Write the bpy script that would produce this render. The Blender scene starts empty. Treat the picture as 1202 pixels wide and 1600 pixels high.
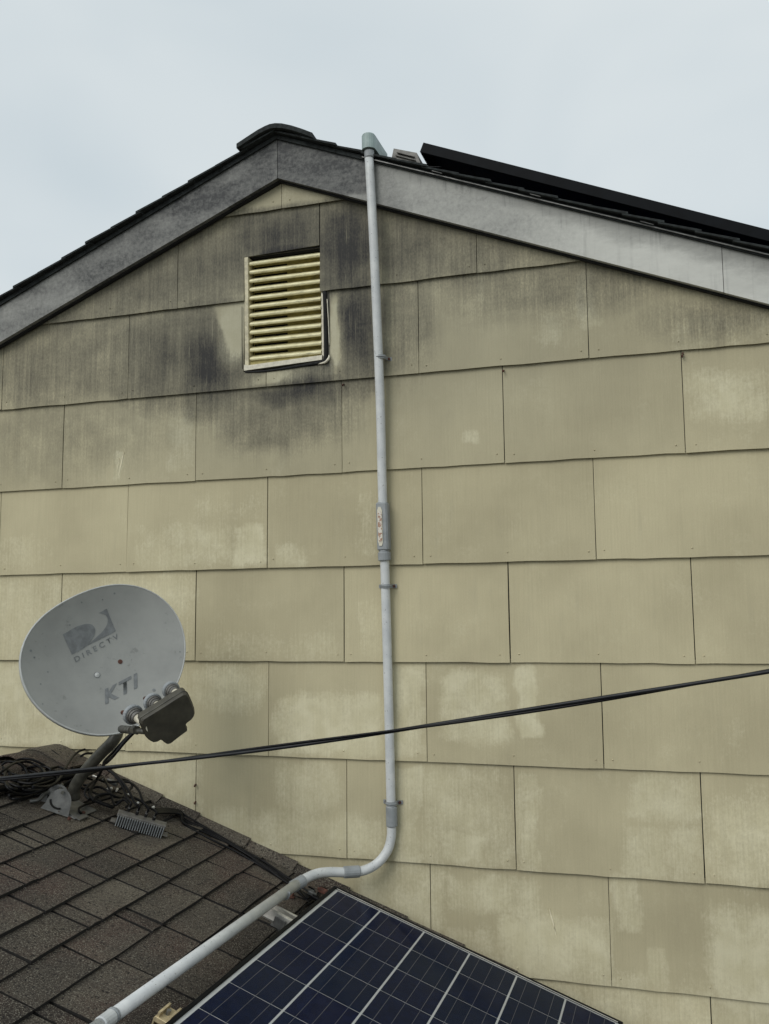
import bpy, bmesh, math, random
from mathutils import Vector, Matrix
import numpy as np
random.seed(7)
rad = math.radians
scene = bpy.context.scene
COL = scene.collection

# ------------------------------------------------------------------ camera
FPX = 1441.99
YAW, PIT, ROL = -0.294215, 0.0859863, -0.0172521
CAM = Vector((0.835129, -3.236795, -0.09645))
_f = Vector((math.sin(YAW)*math.cos(PIT), math.cos(YAW)*math.cos(PIT), math.sin(PIT)))
_r = Vector((math.cos(YAW), -math.sin(YAW), 0)); _u = _r.cross(_f)
_c, _s = math.cos(ROL), math.sin(ROL)
RI = _c*_r + _s*_u; UP = -_s*_r + _c*_u
cd = bpy.data.cameras.new('camera'); cam = bpy.data.objects.new('camera', cd); COL.objects.link(cam)
cam.matrix_world = Matrix(((RI.x, UP.x, -_f.x, CAM.x), (RI.y, UP.y, -_f.y, CAM.y), (RI.z, UP.z, -_f.z, CAM.z), (0, 0, 0, 1)))
cd.sensor_fit = 'VERTICAL'; cd.sensor_height = 36; cd.lens = 36*FPX/1600
cd.clip_start = .05; cd.clip_end = 500
scene.camera = cam

# ------------------------------------------------------------------ sky, sun, exposure
SUN_EL, SUN_AZ = 38, 205     # overcast: the sun is a broad soft brightening on the camera side
w = bpy.data.worlds.new('World'); scene.world = w; w.use_nodes = True
nt = w.node_tree; nt.nodes.clear()
wo = nt.nodes.new('ShaderNodeOutputWorld')
sky = nt.nodes.new('ShaderNodeTexSky'); sky.sky_type = 'NISHITA'; sky.sun_disc = False
sky.sun_elevation = rad(SUN_EL); sky.sun_rotation = rad(SUN_AZ)
b1 = nt.nodes.new('ShaderNodeBackground'); b1.inputs[1].default_value = .07
nt.links.new(sky.outputs[0], b1.inputs[0])
tc = nt.nodes.new('ShaderNodeTexCoord')
mp = nt.nodes.new('ShaderNodeMapping'); mp.inputs['Scale'].default_value = (1, 1, 2.2); mp.inputs['Location'].default_value = (.35, .2, .1)
no = nt.nodes.new('ShaderNodeTexNoise'); no.inputs['Scale'].default_value = 2.3; no.inputs['Detail'].default_value = 3; no.inputs['Roughness'].default_value = .45; no.inputs['Distortion'].default_value = .4
cr = nt.nodes.new('ShaderNodeValToRGB')
cr.color_ramp.elements[0].position = .32; cr.color_ramp.elements[0].color = (.60, .68, .725, 1)
cr.color_ramp.elements[1].position = .68; cr.color_ramp.elements[1].color = (.76, .815, .83, 1)
nt.links.new(tc.outputs['Generated'], mp.inputs[0]); nt.links.new(mp.outputs[0], no.inputs[0]); nt.links.new(no.outputs[0], cr.inputs[0])
b2 = nt.nodes.new('ShaderNodeBackground'); b2.inputs[1].default_value = 1.0; nt.links.new(cr.outputs[0], b2.inputs[0])
mx = nt.nodes.new('ShaderNodeMixShader'); mx.inputs[0].default_value = .93
nt.links.new(b1.outputs[0], mx.inputs[1]); nt.links.new(b2.outputs[0], mx.inputs[2]); nt.links.new(mx.outputs[0], wo.inputs[0])
sl = bpy.data.lights.new('sun', 'SUN'); sl.energy = 1.5; sl.angle = rad(35); sl.color = (1, .97, .92)
so = bpy.data.objects.new('sun', sl); COL.objects.link(so)
az = rad(SUN_AZ); el = rad(SUN_EL)
sd = Vector((math.sin(az)*math.cos(el), math.cos(az)*math.cos(el), math.sin(el)))   # towards the sun
so.rotation_euler = sd.to_track_quat('Z', 'Y').to_euler()
vs = scene.view_settings; vs.view_transform = 'Standard'; vs.look = 'None'; vs.gamma = 1; vs.exposure = 0.0; vs.use_curve_mapping = False

# ------------------------------------------------------------------ layout
def ray(px, py):
    return (_f*FPX + RI*(px-601) - UP*(py-800)).normalized()
def on_plane(px, py, n, d):
    r = ray(px, py); return CAM + r*((d - n.dot(CAM))/n.dot(r))
def at(px, py, Y):            # the point of the vertical plane y=Y seen at a pixel of the 1202x1600 photograph
    return on_plane(px, py, Vector((0, 1, 0)), Y)
SL = .385; RX, RZ = -1.525, -.717               # lower roof: slope, ridge
RN = Vector((SL, 0, 1)).normalized()
RA = Vector((1, 0, -SL)).normalized()           # down the slope
def roofz(x): return RZ - SL*(x-RX)
def onroof(px, py, h=0.0):
    return on_plane(px, py, RN, RN.dot(Vector((RX, 0, RZ))) + h)

# ------------------------------------------------------------------ mesh helpers
class MB:
    def __init__(s): s.v = []; s.f = []; s.m = []; s.sm = []
    def add(s, vs, fs, mi=0, smooth=False):
        o = len(s.v); s.v += [tuple(p) for p in vs]
        for f in fs: s.f.append([i+o for i in f]); s.m.append(mi); s.sm.append(smooth)
    def box(s, c, ax, ay, az, sx, sy, sz, mi=0, bev=0.0):
        c = Vector(c); ax = Vector(ax).normalized()*sx/2; ay = Vector(ay).normalized()*sy/2; az = Vector(az).normalized()*sz/2
        if bev <= 0:
            P = [c+i*ax+j*ay+k*az for k in (-1, 1) for j in (-1, 1) for i in (-1, 1)]
            s.add(P, [(0, 2, 3, 1), (4, 5, 7, 6), (0, 1, 5, 4), (2, 6, 7, 3), (0, 4, 6, 2), (1, 3, 7, 5)], mi)
        else:
            bx, by, bz = [min(1, bev/max(1e-6, l/2)) for l in (sx, sy, sz)]
            P = []; idx = {}
            for i in (-1, 1):
                for j in (-1, 1):
                    for k in (-1, 1):
                        for a in range(3):
                            q = [i*(1-bx), j*(1-by), k*(1-bz)]; q[a] = (i, j, k)[a]
                            idx[(i, j, k, a)] = len(P); P.append(c+q[0]*ax+q[1]*ay+q[2]*az)
            F = []
            for a in range(3):
                b, d = [t for t in range(3) if t != a]
                for sg in (-1, 1):
                    L = []
                    for (p, r) in ((-1, -1), (1, -1), (1, 1), (-1, 1)):
                        t = [0, 0, 0]; t[a] = sg; t[b] = p; t[d] = r; L.append(idx[(t[0], t[1], t[2], a)])
                    F.append(L)
            for a in range(3):                       # edge chamfers: edge along a
                b, d = [t for t in range(3) if t != a]
                for p in (-1, 1):
                    for r in (-1, 1):
                        def g(sa, which):
                            t = [0, 0, 0]; t[a] = sa; t[b] = p; t[d] = r; return idx[(t[0], t[1], t[2], which)]
                        F.append([g(-1, b), g(1, b), g(1, d), g(-1, d)])
            for i in (-1, 1):
                for j in (-1, 1):
                    for k in (-1, 1): F.append([idx[(i, j, k, a)] for a in range(3)])
            s.add(P, F, mi)
    def tube(s, pts, r, n=10, mi=0, cap=True, smooth=True):
        pts = [Vector(p) for p in pts]; R = r if isinstance(r, (list, tuple)) else [r]*len(pts)
        T = []
        for i in range(len(pts)):
            a = pts[max(0, i-1)]; b = pts[min(len(pts)-1, i+1)]; t = (b-a)
            T.append(t.normalized() if t.length > 1e-9 else (T[-1] if T else Vector((0, 0, 1))))
        u = T[0].orthogonal().normalized(); V = []
        for i, p in enumerate(pts):
            u = (u - T[i]*u.dot(T[i])).normalized(); v = T[i].cross(u)
            for k in range(n):
                a = 2*math.pi*k/n; V.append(p + (u*math.cos(a) + v*math.sin(a))*R[i])
        F = [(i*n+k, i*n+(k+1) % n, (i+1)*n+(k+1) % n, (i+1)*n+k) for i in range(len(pts)-1) for k in range(n)]
        s.add(V, F, mi, smooth)
        if cap:
            o = len(s.v)-len(V)
            s.f.append([o+k for k in range(n)][::-1]); s.m.append(mi); s.sm.append(False)
            s.f.append([o+(len(pts)-1)*n+k for k in range(n)]); s.m.append(mi); s.sm.append(False)
    def prism(s, poly, d, mi=0):                 # poly: 3D points, d: extrusion
        n = len(poly); P = [Vector(p) for p in poly]; d = Vector(d)
        s.add(P+[p+d for p in P], [list(range(n)), list(range(2*n-1, n-1, -1))]+[(i, i+n, (i+1) % n+n, (i+1) % n) for i in range(n)], mi)
    def mesh(s, name, mats):
        me = bpy.data.meshes.new(name); me.from_pydata(s.v, [], s.f)
        for m in (mats if isinstance(mats, (list, tuple)) else [mats]): me.materials.append(m)
        me.polygons.foreach_set('material_index', s.m); me.polygons.foreach_set('use_smooth', s.sm)
        if len(s.f) == 1: return me
        bm = bmesh.new(); bm.from_mesh(me); bmesh.ops.recalc_face_normals(bm, faces=bm.faces); bm.to_mesh(me); bm.free()
        return me
    def build(s, name, mats, parent=None, **kw):
        o = bpy.data.objects.new(name, s.mesh(name, mats)); COL.objects.link(o)
        if parent: o.parent = parent
        tag(o, **kw); return o
def tag(o, label=None, cat=None, group=None, kind=None):
    if label: o['label'] = label
    if cat: o['category'] = cat
    if group: o['group'] = group
    if kind: o['kind'] = kind
def thing(name, loc, label, cat, group=None):
    o = bpy.data.objects.new(name, None); COL.objects.link(o); o.empty_display_size = .05
    tag(o, label, cat, group); return o       # at the origin of the world so that children keep world coordinates
def catmull(P, m=8):
    P = [Vector(p) for p in P]; Q = [2*P[0]-P[1]]+P+[2*P[-1]-P[-2]]; out = []
    for i in range(1, len(Q)-2):
        a, b, c, d = Q[i-1:i+3]
        for k in range(m):
            t = k/m; out.append(.5*((2*b)+(c-a)*t+(2*a-5*b+4*c-d)*t*t+(3*b-a-3*c+d)*t**3))
    out.append(P[-1]); return out

# ------------------------------------------------------------------ material helpers
def srgb(r, g, b):
    f = lambda c: (c/255/12.92 if c/255 <= .04045 else ((c/255+.055)/1.055)**2.4)
    return (f(r), f(g), f(b), 1)
class NM:
    def __init__(s, name):
        s.mat = bpy.data.materials.new(name); s.mat.use_nodes = True; s.nt = s.mat.node_tree
        s.bsdf = s.nt.nodes['Principled BSDF']; s.L = s.nt.links
    def n(s, t): return s.nt.nodes.new('ShaderNode'+t)
    def set(s, sock, v):
        if hasattr(v, 'is_output'): s.L.new(v, sock)
        else: sock.default_value = v
    def math(s, op, a, b=None, c=None, clamp=False):
        m = s.n('Math'); m.operation = op; m.use_clamp = clamp; s.set(m.inputs[0], a)
        if b is not None: s.set(m.inputs[1], b)
        if c is not None: s.set(m.inputs[2], c)
        return m.outputs[0]
    def mapr(s, v, a, b, c=0., d=1., smooth=True):
        m = s.n('MapRange'); m.interpolation_type = 'SMOOTHSTEP' if smooth else 'LINEAR'
        s.set(m.inputs[0], v)
        for i, x in zip((1, 2, 3, 4), (a, b, c, d)): m.inputs[i].default_value = x
        return m.outputs[0]
    def pos(s, scale=(1, 1, 1), loc=(0, 0, 0)):
        g = s.n('NewGeometry'); m = s.n('Mapping'); m.inputs['Scale'].default_value = scale; m.inputs['Location'].default_value = loc
        s.L.new(g.outputs['Position'], m.inputs[0]); return m.outputs[0]
    def noise(s, vec, scale, det=2, rough=.5, dist=0.):
        m = s.n('TexNoise'); m.inputs['Scale'].default_value = scale; m.inputs['Detail'].default_value = det; m.inputs['Roughness'].default_value = rough; m.inputs['Distortion'].default_value = dist
        s.L.new(vec, m.inputs['Vector']); return m.outputs[0]
    def mix(s, f, a, b, mode='MIX'):
        m = s.n('Mix'); m.data_type = 'RGBA'; m.blend_type = mode; s.set(m.inputs[0], f); s.set(m.inputs[6], a); s.set(m.inputs[7], b); return m.outputs[2]
    def rnd(s): return s.n('ObjectInfo').outputs['Random']
    def bump(s, h, strength=.3, dist=.002):
        b = s.n('Bump'); b.inputs['Strength'].default_value = strength; b.inputs['Distance'].default_value = dist
        s.L.new(h, b.inputs['Height']); s.L.new(b.outputs[0], s.bsdf.inputs['Normal'])
    def fin(s, col, rough=.7, metal=0., spec=None):
        s.set(s.bsdf.inputs['Base Color'], col); s.set(s.bsdf.inputs['Roughness'], rough); s.bsdf.inputs['Metallic'].default_value = metal
        if spec is not None: s.bsdf.inputs['Specular IOR Level'].default_value = spec
        return s.mat
def simple(name, col, rough=.6, metal=0., var=.25, scale=25, spec=None, bump=0.):
    m = NM(name); v = m.noise(m.pos(), scale, 4, .6)
    d = tuple(c*(1-var) for c in col[:3])+(1,); l = tuple(min(1, c*(1+var)) for c in col[:3])+(1,)
    if bump: m.bump(m.noise(m.pos(), scale*6, 3), .4, bump)
    return m.fin(m.mix(m.mapr(v, .3, .7), d, l), rough, metal, spec)

E_ = .349627; H2 = .305
def zl(k): return -(k-4)*E_
def wx(px, py): p = at(px, py, 0); return p.x, p.z

def masks(m, boxes, warp=.03, streak=None):
    """sum of soft-edged worn or stained areas of the wall; boxes in photo pixels: x0,y0,x1,y1,edge,strength"""
    P = m.pos(); nz = m.n('TexNoise'); nz.inputs['Scale'].default_value = 9; nz.inputs['Detail'].default_value = 3
    m.L.new(P, nz.inputs['Vector'])
    sub = m.n('VectorMath'); sub.operation = 'SUBTRACT'; m.L.new(nz.outputs['Color'], sub.inputs[0]); sub.inputs[1].default_value = (.5, .5, .5)
    sc = m.n('VectorMath'); sc.operation = 'MULTIPLY_ADD'; m.L.new(sub.outputs[0], sc.inputs[0]); sc.inputs[1].default_value = (warp*2, 0, warp*2); m.L.new(P, sc.inputs[2])
    sx = m.n('SeparateXYZ'); m.L.new(sc.outputs[0], sx.inputs[0]); X, Z = sx.outputs[0], sx.outputs[2]
    tot = None
    for (x0, y0, x1, y1, e, a) in boxes:
        cx, cz = wx((x0+x1)/2, (y0+y1)/2); ax, _ = wx(x0, (y0+y1)/2); bx, _ = wx(x1, (y0+y1)/2); _, az_ = wx((x0+x1)/2, y0); _, bz = wx((x0+x1)/2, y1)
        hx = abs(bx-ax)/2; hz = abs(az_-bz)/2; ex = ez = e
        if isinstance(e, tuple): ex, ez = e
        dx = m.math('ABSOLUTE', m.math('SUBTRACT', X, cx)); dz = m.math('ABSOLUTE', m.math('SUBTRACT', Z, cz))
        fx = m.mapr(dx, hx-ex, hx+ex, 1, 0); fz = m.mapr(dz, hz-ez, hz+ez, 1, 0)
        v = m.math('MULTIPLY', m.math('MULTIPLY', fx, fz), a)
        tot = v if tot is None else m.math('MAXIMUM', tot, v)
    return tot

def ovals(m, blobs, warp=.03):
    """sum of soft oval stains; blobs in photo pixels: cx,cy,rx,ry,strength"""
    P = m.pos(); nz = m.n('TexNoise'); nz.inputs['Scale'].default_value = 7; nz.inputs['Detail'].default_value = 4
    m.L.new(P, nz.inputs['Vector'])
    sub = m.n('VectorMath'); sub.operation = 'SUBTRACT'; m.L.new(nz.outputs['Color'], sub.inputs[0]); sub.inputs[1].default_value = (.5, .5, .5)
    sc = m.n('VectorMath'); sc.operation = 'MULTIPLY_ADD'; m.L.new(sub.outputs[0], sc.inputs[0]); sc.inputs[1].default_value = (warp*2, 0, warp*2); m.L.new(P, sc.inputs[2])
    tot = None
    for (cx, cy, rx, ry, a) in blobs:
        wx0, wz0 = wx(cx, cy); hx = abs(wx(cx+rx, cy)[0]-wx0); hz = abs(wx(cx, cy+ry)[1]-wz0)
        d = m.n('VectorMath'); d.operation = 'SUBTRACT'; m.L.new(sc.outputs[0], d.inputs[0]); d.inputs[1].default_value = (wx0, 0, wz0)
        e = m.n('VectorMath'); e.operation = 'MULTIPLY'; m.L.new(d.outputs[0], e.inputs[0]); e.inputs[1].default_value = (1/hx, 0, 1/hz)
        l = m.n('VectorMath'); l.operation = 'LENGTH'; m.L.new(e.outputs[0], l.inputs[0])
        v = m.mapr(l.outputs['Value'], .0, 1.42, a, 0)
        tot = v if tot is None else m.math('MAXIMUM', tot, v)
    return tot

# paint areas of the siding (photo pixels)
WEAR_LOW = [(-60,1035,135,1165,.03,.75),(430,1085,600,1180,.03,.85),(300,1040,415,1110,.04,.5),(160,1040,300,1170,.05,.5),(692,1050,790,1162,.030,.80),(807,1038,842,1152,.012,.78),(612,1040,664,1180,.02,.7),
 (-60,900,300,1030,.06,.45),(320,990,530,1030,.05,.35),(560,930,600,1030,.02,.3),
 (100,1175,310,1330,.05,.75),(430,1190,530,1270,.03,.55),(330,1270,600,1340,.04,.6),(618,1195,660,1350,.01,.65),(690,1300,760,1345,.02,.8),(660,1200,800,1355,.03,.45),(806,1205,842,1365,.022,.52),(985,1212,1096,1280,.035,.72),(975,1290,1040,1375,.035,.68),(1040,1290,1098,1378,.03,.5),(1103,1240,1260,1385,.05,.6),
 (560,1345,690,1450,.03,.6),(690,1370,840,1425,.03,.7),(780,1430,955,1540,.03,.75),(700,1450,780,1500,.03,.45),(960,1368,1000,1452,.02,.70),(1110,1420,1260,1590,.04,.8),(1019,1483,1042,1545,.010,.60),(830,1530,1260,1640,.05,.55)]
WEAR_TOP = [(365,825,418,884,.02,.8),(215,820,365,885,.04,.45),(430,850,480,882,.02,.5),(560,770,590,870,.03,.35),(300,770,420,820,.05,.2),(180,705,196,750,.008,.7),(265,640,305,735,.02,.4),
 (840,490,878,540,.03,.55),(725,672,750,692,.012,.6),(1078,585,1200,655,.045,.62),(905,425,935,520,.015,.45),(1050,490,1200,540,.02,.35),(745,382,760,470,.01,.35),(345,475,386,575,.02,1.0),(518,470,532,575,.01,.8),(388,574,520,598,.012,.6),(440,285,560,318,.03,.35),(-20,840,80,890,.04,.3)]
SOOT = [(440,368,130,62,.95),(448,398,80,26,1.25),(390,350,60,40,.8),(340,410,110,70,.72),(545,385,75,110,1.2),(562,500,50,125,1.15),(335,558,78,100,1.25),(255,560,110,95,.68),(230,450,190,65,.55),(100,500,170,60,.42),(70,570,190,90,.42),
 (490,578,70,26,.85),(465,606,105,40,1.15),(440,640,150,80,.45),(395,592,50,26,.8),(640,385,120,75,.68),(760,400,190,70,.42),(620,500,80,120,.34),(900,440,330,75,.30),(1150,490,200,60,.30),(100,680,300,110,.18)]
CLEAN = [(364,508,34,82,1.2),(430,592,66,17,.7),(525,520,9,90,.75),(356,490,24,40,.7)]
CLEANBOX = [(300,230,620,322,(.05,.03),.40)]

def below(m, z):                               # 1 below the course line, 0 above it
    g = m.n('NewGeometry'); q = m.n('SeparateXYZ'); m.L.new(g.outputs['Position'], q.inputs[0]); return m.math('LESS_THAN', q.outputs[2], z)
def siding_mat(name, wear, soot):
    m = NM(name)
    big = m.noise(m.pos(), 2.2, 4, .55); mid = m.noise(m.pos(), 14, 4, .6)
    grain = m.noise(m.pos((150, 1, 5)), 1, 3, .6); fine = m.noise(m.pos((420, 1, 160)), 1, 2, .6)
    weave = m.noise(m.pos((60, 1, 240)), 1, 2, .5)
    olive = m.mix(m.mapr(big, .3, .7), srgb(174, 165, 135), srgb(191, 182, 150))
    light = m.mix(m.mapr(mid, .3, .7), srgb(206, 199, 166), srgb(224, 218, 188))
    W = masks(m, wear, .045)
    chalk = m.noise(m.pos((95, 1, 70)), 1, 4, .75); patch = m.noise(m.pos(loc=(4, 0, 3)), 6, 5, .65)
    br = m.math('ADD', m.math('MULTIPLY', chalk, .95), m.math('ADD', m.math('MULTIPLY', grain, .35), m.math('MULTIPLY', patch, 1.1)))
    th = m.math('MULTIPLY', m.math('SUBTRACT', br, 1.16), 1.55)
    wv = m.math('MULTIPLY', m.mapr(m.math('ADD', W, th), .18, .92, 0, 1, False), m.mapr(W, 0., .2))
    faint = m.math('MULTIPLY', m.mapr(m.math('ADD', m.math('MULTIPLY', chalk, .6), patch), .82, 1.12), .38)
    wv = m.math('MAXIMUM', wv, faint)
    col = m.mix(m.math('MULTIPLY', wv, .64), olive, light)
    tint = m.mapr(m.rnd(), 0, 1, .93, 1.05, False)
    g = m.math('MULTIPLY', tint, m.mapr(grain, .25, .75, .955, 1.035, False))
    g = m.math('MULTIPLY', g, m.mapr(fine, .25, .75, .945, 1.045, False))
    hsv = m.n('HueSaturation'); m.set(hsv.inputs['Value'], g); m.set(hsv.inputs['Color'], col); col = hsv.outputs[0]
    # thin pale scratches and dark drips running down
    if soot:
        S0 = m.math('SUBTRACT', ovals(m, soot, .05), m.math('MULTIPLY', ovals(m, CLEAN, .02), below(m, zl(1)))); S0 = m.math('SUBTRACT', S0, masks(m, CLEANBOX, .01)); S = m.math('MULTIPLY', m.math('MAXIMUM', S0, 0.), 1.65)
        st = m.noise(m.pos((95, 1, 2.0)), 1, 3, .65); st2 = m.noise(m.pos((26, 1, 3.4)), 1, 4, .65); st3 = m.noise(m.pos((8, 1, 10)), 1, 5, .65); sp = m.noise(m.pos((160, 1, 90)), 1, 3, .7)
        k = m.math('ADD', m.math('ADD', m.math('MULTIPLY', st, .75), m.math('MULTIPLY', st2, .8)), m.math('ADD', m.math('MULTIPLY', st3, 1.1), m.math('MULTIPLY', sp, .95)))
        sv = m.math('ADD', S, m.math('MULTIPLY', m.math('SUBTRACT', k, 1.74), 1.5))
        sv = m.math('MULTIPLY', m.math('POWER', m.mapr(sv, .05, 2.05, 0, 1., False), .62), m.mapr(S, 0., .45))
        scr = m.math('MULTIPLY', m.mapr(m.noise(m.pos((150, 1, 6)), 1, 2, .5), .60, .78), .38)
        sv = m.math('MULTIPLY', sv, m.math('SUBTRACT', 1., scr))
        film = m.math('MULTIPLY', ovals(m, [(430,470,900,330,1.)], .1), .42)
        col = m.mix(film, col, (.20, .205, .175, 1))
        crk = masks(m, [(509,455,517,577,(.004,.01),1.0)], .004)
        sv = m.math('MAXIMUM', sv, m.math('MULTIPLY', crk, .9))
        col = m.mix(sv, col, (.032, .031, .030, 1))
    else:
        d = m.math('MULTIPLY', m.mapr(m.noise(m.pos((30, 1, 3)), 1, 3, .6), .55, .8), .10)
        col = m.mix(d, col, (.2, .19, .16, 1))
    m.bump(m.math('ADD', m.math('MULTIPLY', grain, .8), m.math('ADD', m.math('MULTIPLY', fine, .5), m.math('MULTIPLY', mid, .5))), .6, .0022)
    return m.fin(col, .72, 0, .3)
M = {}
M['side_up'] = siding_mat('painted_siding_sooty', WEAR_TOP, SOOT)
M['side_mid'] = siding_mat('painted_siding', WEAR_TOP[:7]+WEAR_TOP[-1:]+WEAR_LOW[7:10], None)
M['side_low'] = siding_mat('painted_siding_worn', WEAR_LOW, None)
M['gouge'] = simple('bare_board', srgb(222, 214, 186), .8, var=.08)
M['rust'] = simple('rusty_steel', srgb(84, 54, 44), .85, .1, var=.4, scale=80)
M['felt'] = simple('building_felt', (.03, .028, .025, 1), .9)
def fascia_mat(name, boxes, base):
    m = NM(name); a = m.noise(m.pos((5, 5, 12)), 1, 7, .72); b = m.noise(m.pos((60, 1, 60)), 1, 4, .7); c = m.noise(m.pos(), 170, 2, .5)
    col = m.mix(m.mapr(a, .25, .75), tuple(x*.86 for x in base[:3])+(1,), tuple(x*1.08 for x in base[:3])+(1,))
    S = masks(m, boxes, .03)
    sv = m.math('MULTIPLY', m.mapr(m.math('ADD', S, m.math('MULTIPLY', m.math('SUBTRACT', m.math('ADD', a, m.math('MULTIPLY', b, .6)), .80), 1.0)), .0, 1.0, 0, 1, False), m.mapr(S, 0, .15))
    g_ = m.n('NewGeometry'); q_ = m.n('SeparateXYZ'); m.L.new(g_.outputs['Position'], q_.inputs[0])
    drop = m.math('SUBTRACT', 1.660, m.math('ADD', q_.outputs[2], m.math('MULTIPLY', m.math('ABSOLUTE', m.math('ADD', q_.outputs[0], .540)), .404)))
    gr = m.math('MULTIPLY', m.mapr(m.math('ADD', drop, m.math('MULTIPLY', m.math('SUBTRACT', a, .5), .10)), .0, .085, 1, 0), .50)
    drip = m.math('MULTIPLY', m.mapr(m.noise(m.pos((45, 1, 4)), 1, 3, .6), .52, .75), .22)
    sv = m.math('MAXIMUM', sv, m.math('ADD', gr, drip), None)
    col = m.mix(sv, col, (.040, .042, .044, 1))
    m.bump(m.math('ADD', c, m.math('MULTIPLY', a, 2.)), .3, .001)
    return m.fin(col, .6, 0, .35)
GREY = (.56, .56, .52, 1)
M['fascia_l'] = fascia_mat('painted_board_sooty', [(-300,640,300,300,.2,.66),(60,480,480,200,.15,.80),(250,360,460,200,.10,.88)], GREY)
M['fascia_r'] = fascia_mat('painted_board_sooty_right', [(400,200,588,330,.03,.88),(470,150,660,400,(.14,.05),.60),(560,150,860,450,(.26,.05),.40)], GREY)
def shingle_mat():
    m = NM('asphalt_granules'); g = m.noise(m.pos(), 260, 2, .7); g2 = m.noise(m.pos(), 120, 2, .6); p = m.noise(m.pos(), 6, 4, .6); r = m.rnd()
    c0 = m.mix(m.mapr(r, 0, 1, 0, 1, False), (.034, .027, .022, 1), (.110, .094, .073, 1))
    p2 = m.noise(m.pos(loc=(3, 1, 2)), 3.3, 3, .6)
    c1 = m.mix(m.math('MULTIPLY', m.mapr(p2, .45, .68), .65), c0, (.072, .043, .036, 1))
    c2 = m.mix(m.mapr(g, .50, .68), c1, (.25, .23, .185, 1)); c3 = m.mix(m.mapr(g2, .30, .47, 1, 0), c2, (.018, .016, .015, 1))
    c4 = m.mix(m.math('MULTIPLY', m.mapr(p, .35, .7), .35), c3, (.035, .033, .032, 1))
    m.bump(m.math('ADD', g, g2), .8, .0025)
    return m.fin(c4, .9, 0, .2)
M['shingle'] = shingle_mat()
M['shingle_dark'] = simple('shingle_edge_dark', (.02, .024, .024, 1), .95, var=.5, scale=60)
M['asphalt'] = simple('bare_asphalt_edge', (.012, .011, .010, 1), .95, var=.4, scale=80)
M['deck'] = simple('roof_deck_black', (.012, .012, .012, 1), .95)
M['pvc'] = None
def pvc():
    m = NM('grey_pvc'); a = m.noise(m.pos(), 18, 4, .6); sp = m.noise(m.pos(), 130, 2, .5)
    col = m.mix(m.mapr(a, .3, .7), srgb(190, 193, 194), srgb(208, 210, 209))
    col = m.mix(m.math('MULTIPLY', m.mapr(sp, .66, .74), .6), col, srgb(95, 90, 82))
    m.bump(sp, .1, .0005); return m.fin(col, .42, 0, .45)
M['pvc'] = pvc()
M['pvc_dark'] = simple('grey_pvc_fitting', srgb(140, 144, 146), .5, var=.12, scale=30)
M['pvc_box'] = simple('weathered_pvc_box', srgb(150, 166, 164), .5, var=.15, scale=20)
M['galv'] = simple('galvanised_steel', srgb(112, 112, 110), .5, .55, var=.25, scale=40, bump=.0004)
M['alu'] = simple('aluminium', srgb(205, 203, 196), .42, .45, var=.2, scale=30)
M['alu_dull'] = simple('cast_aluminium', srgb(112, 110, 106), .6, .35, var=.25, scale=50)
M['gold'] = simple('gold_zinc', srgb(196, 180, 145), .5, .35, var=.3, scale=40)
M['rust'] = simple('rusty_steel', srgb(84, 54, 44), .85, .1, var=.4, scale=80)
M['black'] = simple('black_cable_jacket', (.004, .004, .005, 1), .45, var=.3, scale=20, spec=.2)
M['cable2'] = simple('weathered_service_cable', (.011, .012, .014, 1), .42, var=.35, scale=30, spec=.3)
M['drab'] = simple('drab_plastic', (.055, .050, .036, 1), .55, var=.25, scale=25)
M['mast'] = simple('painted_mast_steel', (.065, .063, .052, 1), .42, .2, var=.4, scale=25)
M['dark'] = simple('dark_void_and_shade', (.006, .006, .006, 1), 1.)
M['ground'] = simple('dry_yard', (.17, .16, .12, 1), .95, var=.35, scale=1.5)
M['black_frame'] = simple('black_anodised', (.0035, .0045, .006, 1), .6, .0, var=.3, scale=20, spec=.12)
M['backsheet'] = simple('backsheet_white', srgb(205, 206, 204), .5, var=.05)
M['busbar'] = simple('busbar_silver', srgb(112, 112, 118), .5, .3, var=.1)
def creammat():
    m = NM('cream_vent_paint'); a = m.noise(m.pos(), 30, 4, .6); d = m.noise(m.pos((22, 22, 90)), 1, 5, .7)
    col = m.mix(m.mapr(a, .3, .7), srgb(214, 206, 164), srgb(236, 229, 188))
    return m.fin(m.mix(m.math('MULTIPLY', m.mapr(d, .48, .72), .55), col, (.10, .095, .06, 1)), .55)
M['cream'] = creammat()
M['cream_dark'] = simple('ochre_vent_sheet', srgb(172, 160, 104), .7, var=.25, scale=30)
M['frame_dull'] = simple('weathered_trim', srgb(196, 188, 160), .6, var=.25, scale=50)
M['caulk'] = simple('old_caulk', (.012, .012, .012, 1), .95, var=.4, scale=80)
M['white_trim'] = simple('white_trim', srgb(206, 200, 182), .5, var=.15, scale=60)
def labelmat():
    m = NM('peeling_label'); a = m.noise(m.pos(), 110, 3, .6)
    return m.fin(m.mix(m.mapr(a, .45, .6), srgb(214, 208, 196), srgb(158, 120, 98)), .6)
M['label'] = labelmat()
def cellmat():
    m = NM('silicon_cell'); v = m.n('TexVoronoi'); v.inputs['Scale'].default_value = 70; m.L.new(m.pos(), v.inputs['Vector'])
    s = m.n('SeparateColor'); m.L.new(v.outputs['Color'], s.inputs[0]); r = m.rnd()
    c = m.mix(s.outputs[0], (.0025, .0065, .030, 1), (.0045, .011, .048, 1))
    c = m.mix(m.math('MULTIPLY', r, .6), c, (.005, .016, .036, 1))
    return m.fin(c, .5, 0, .08)
M['cell'] = cellmat()
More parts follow.
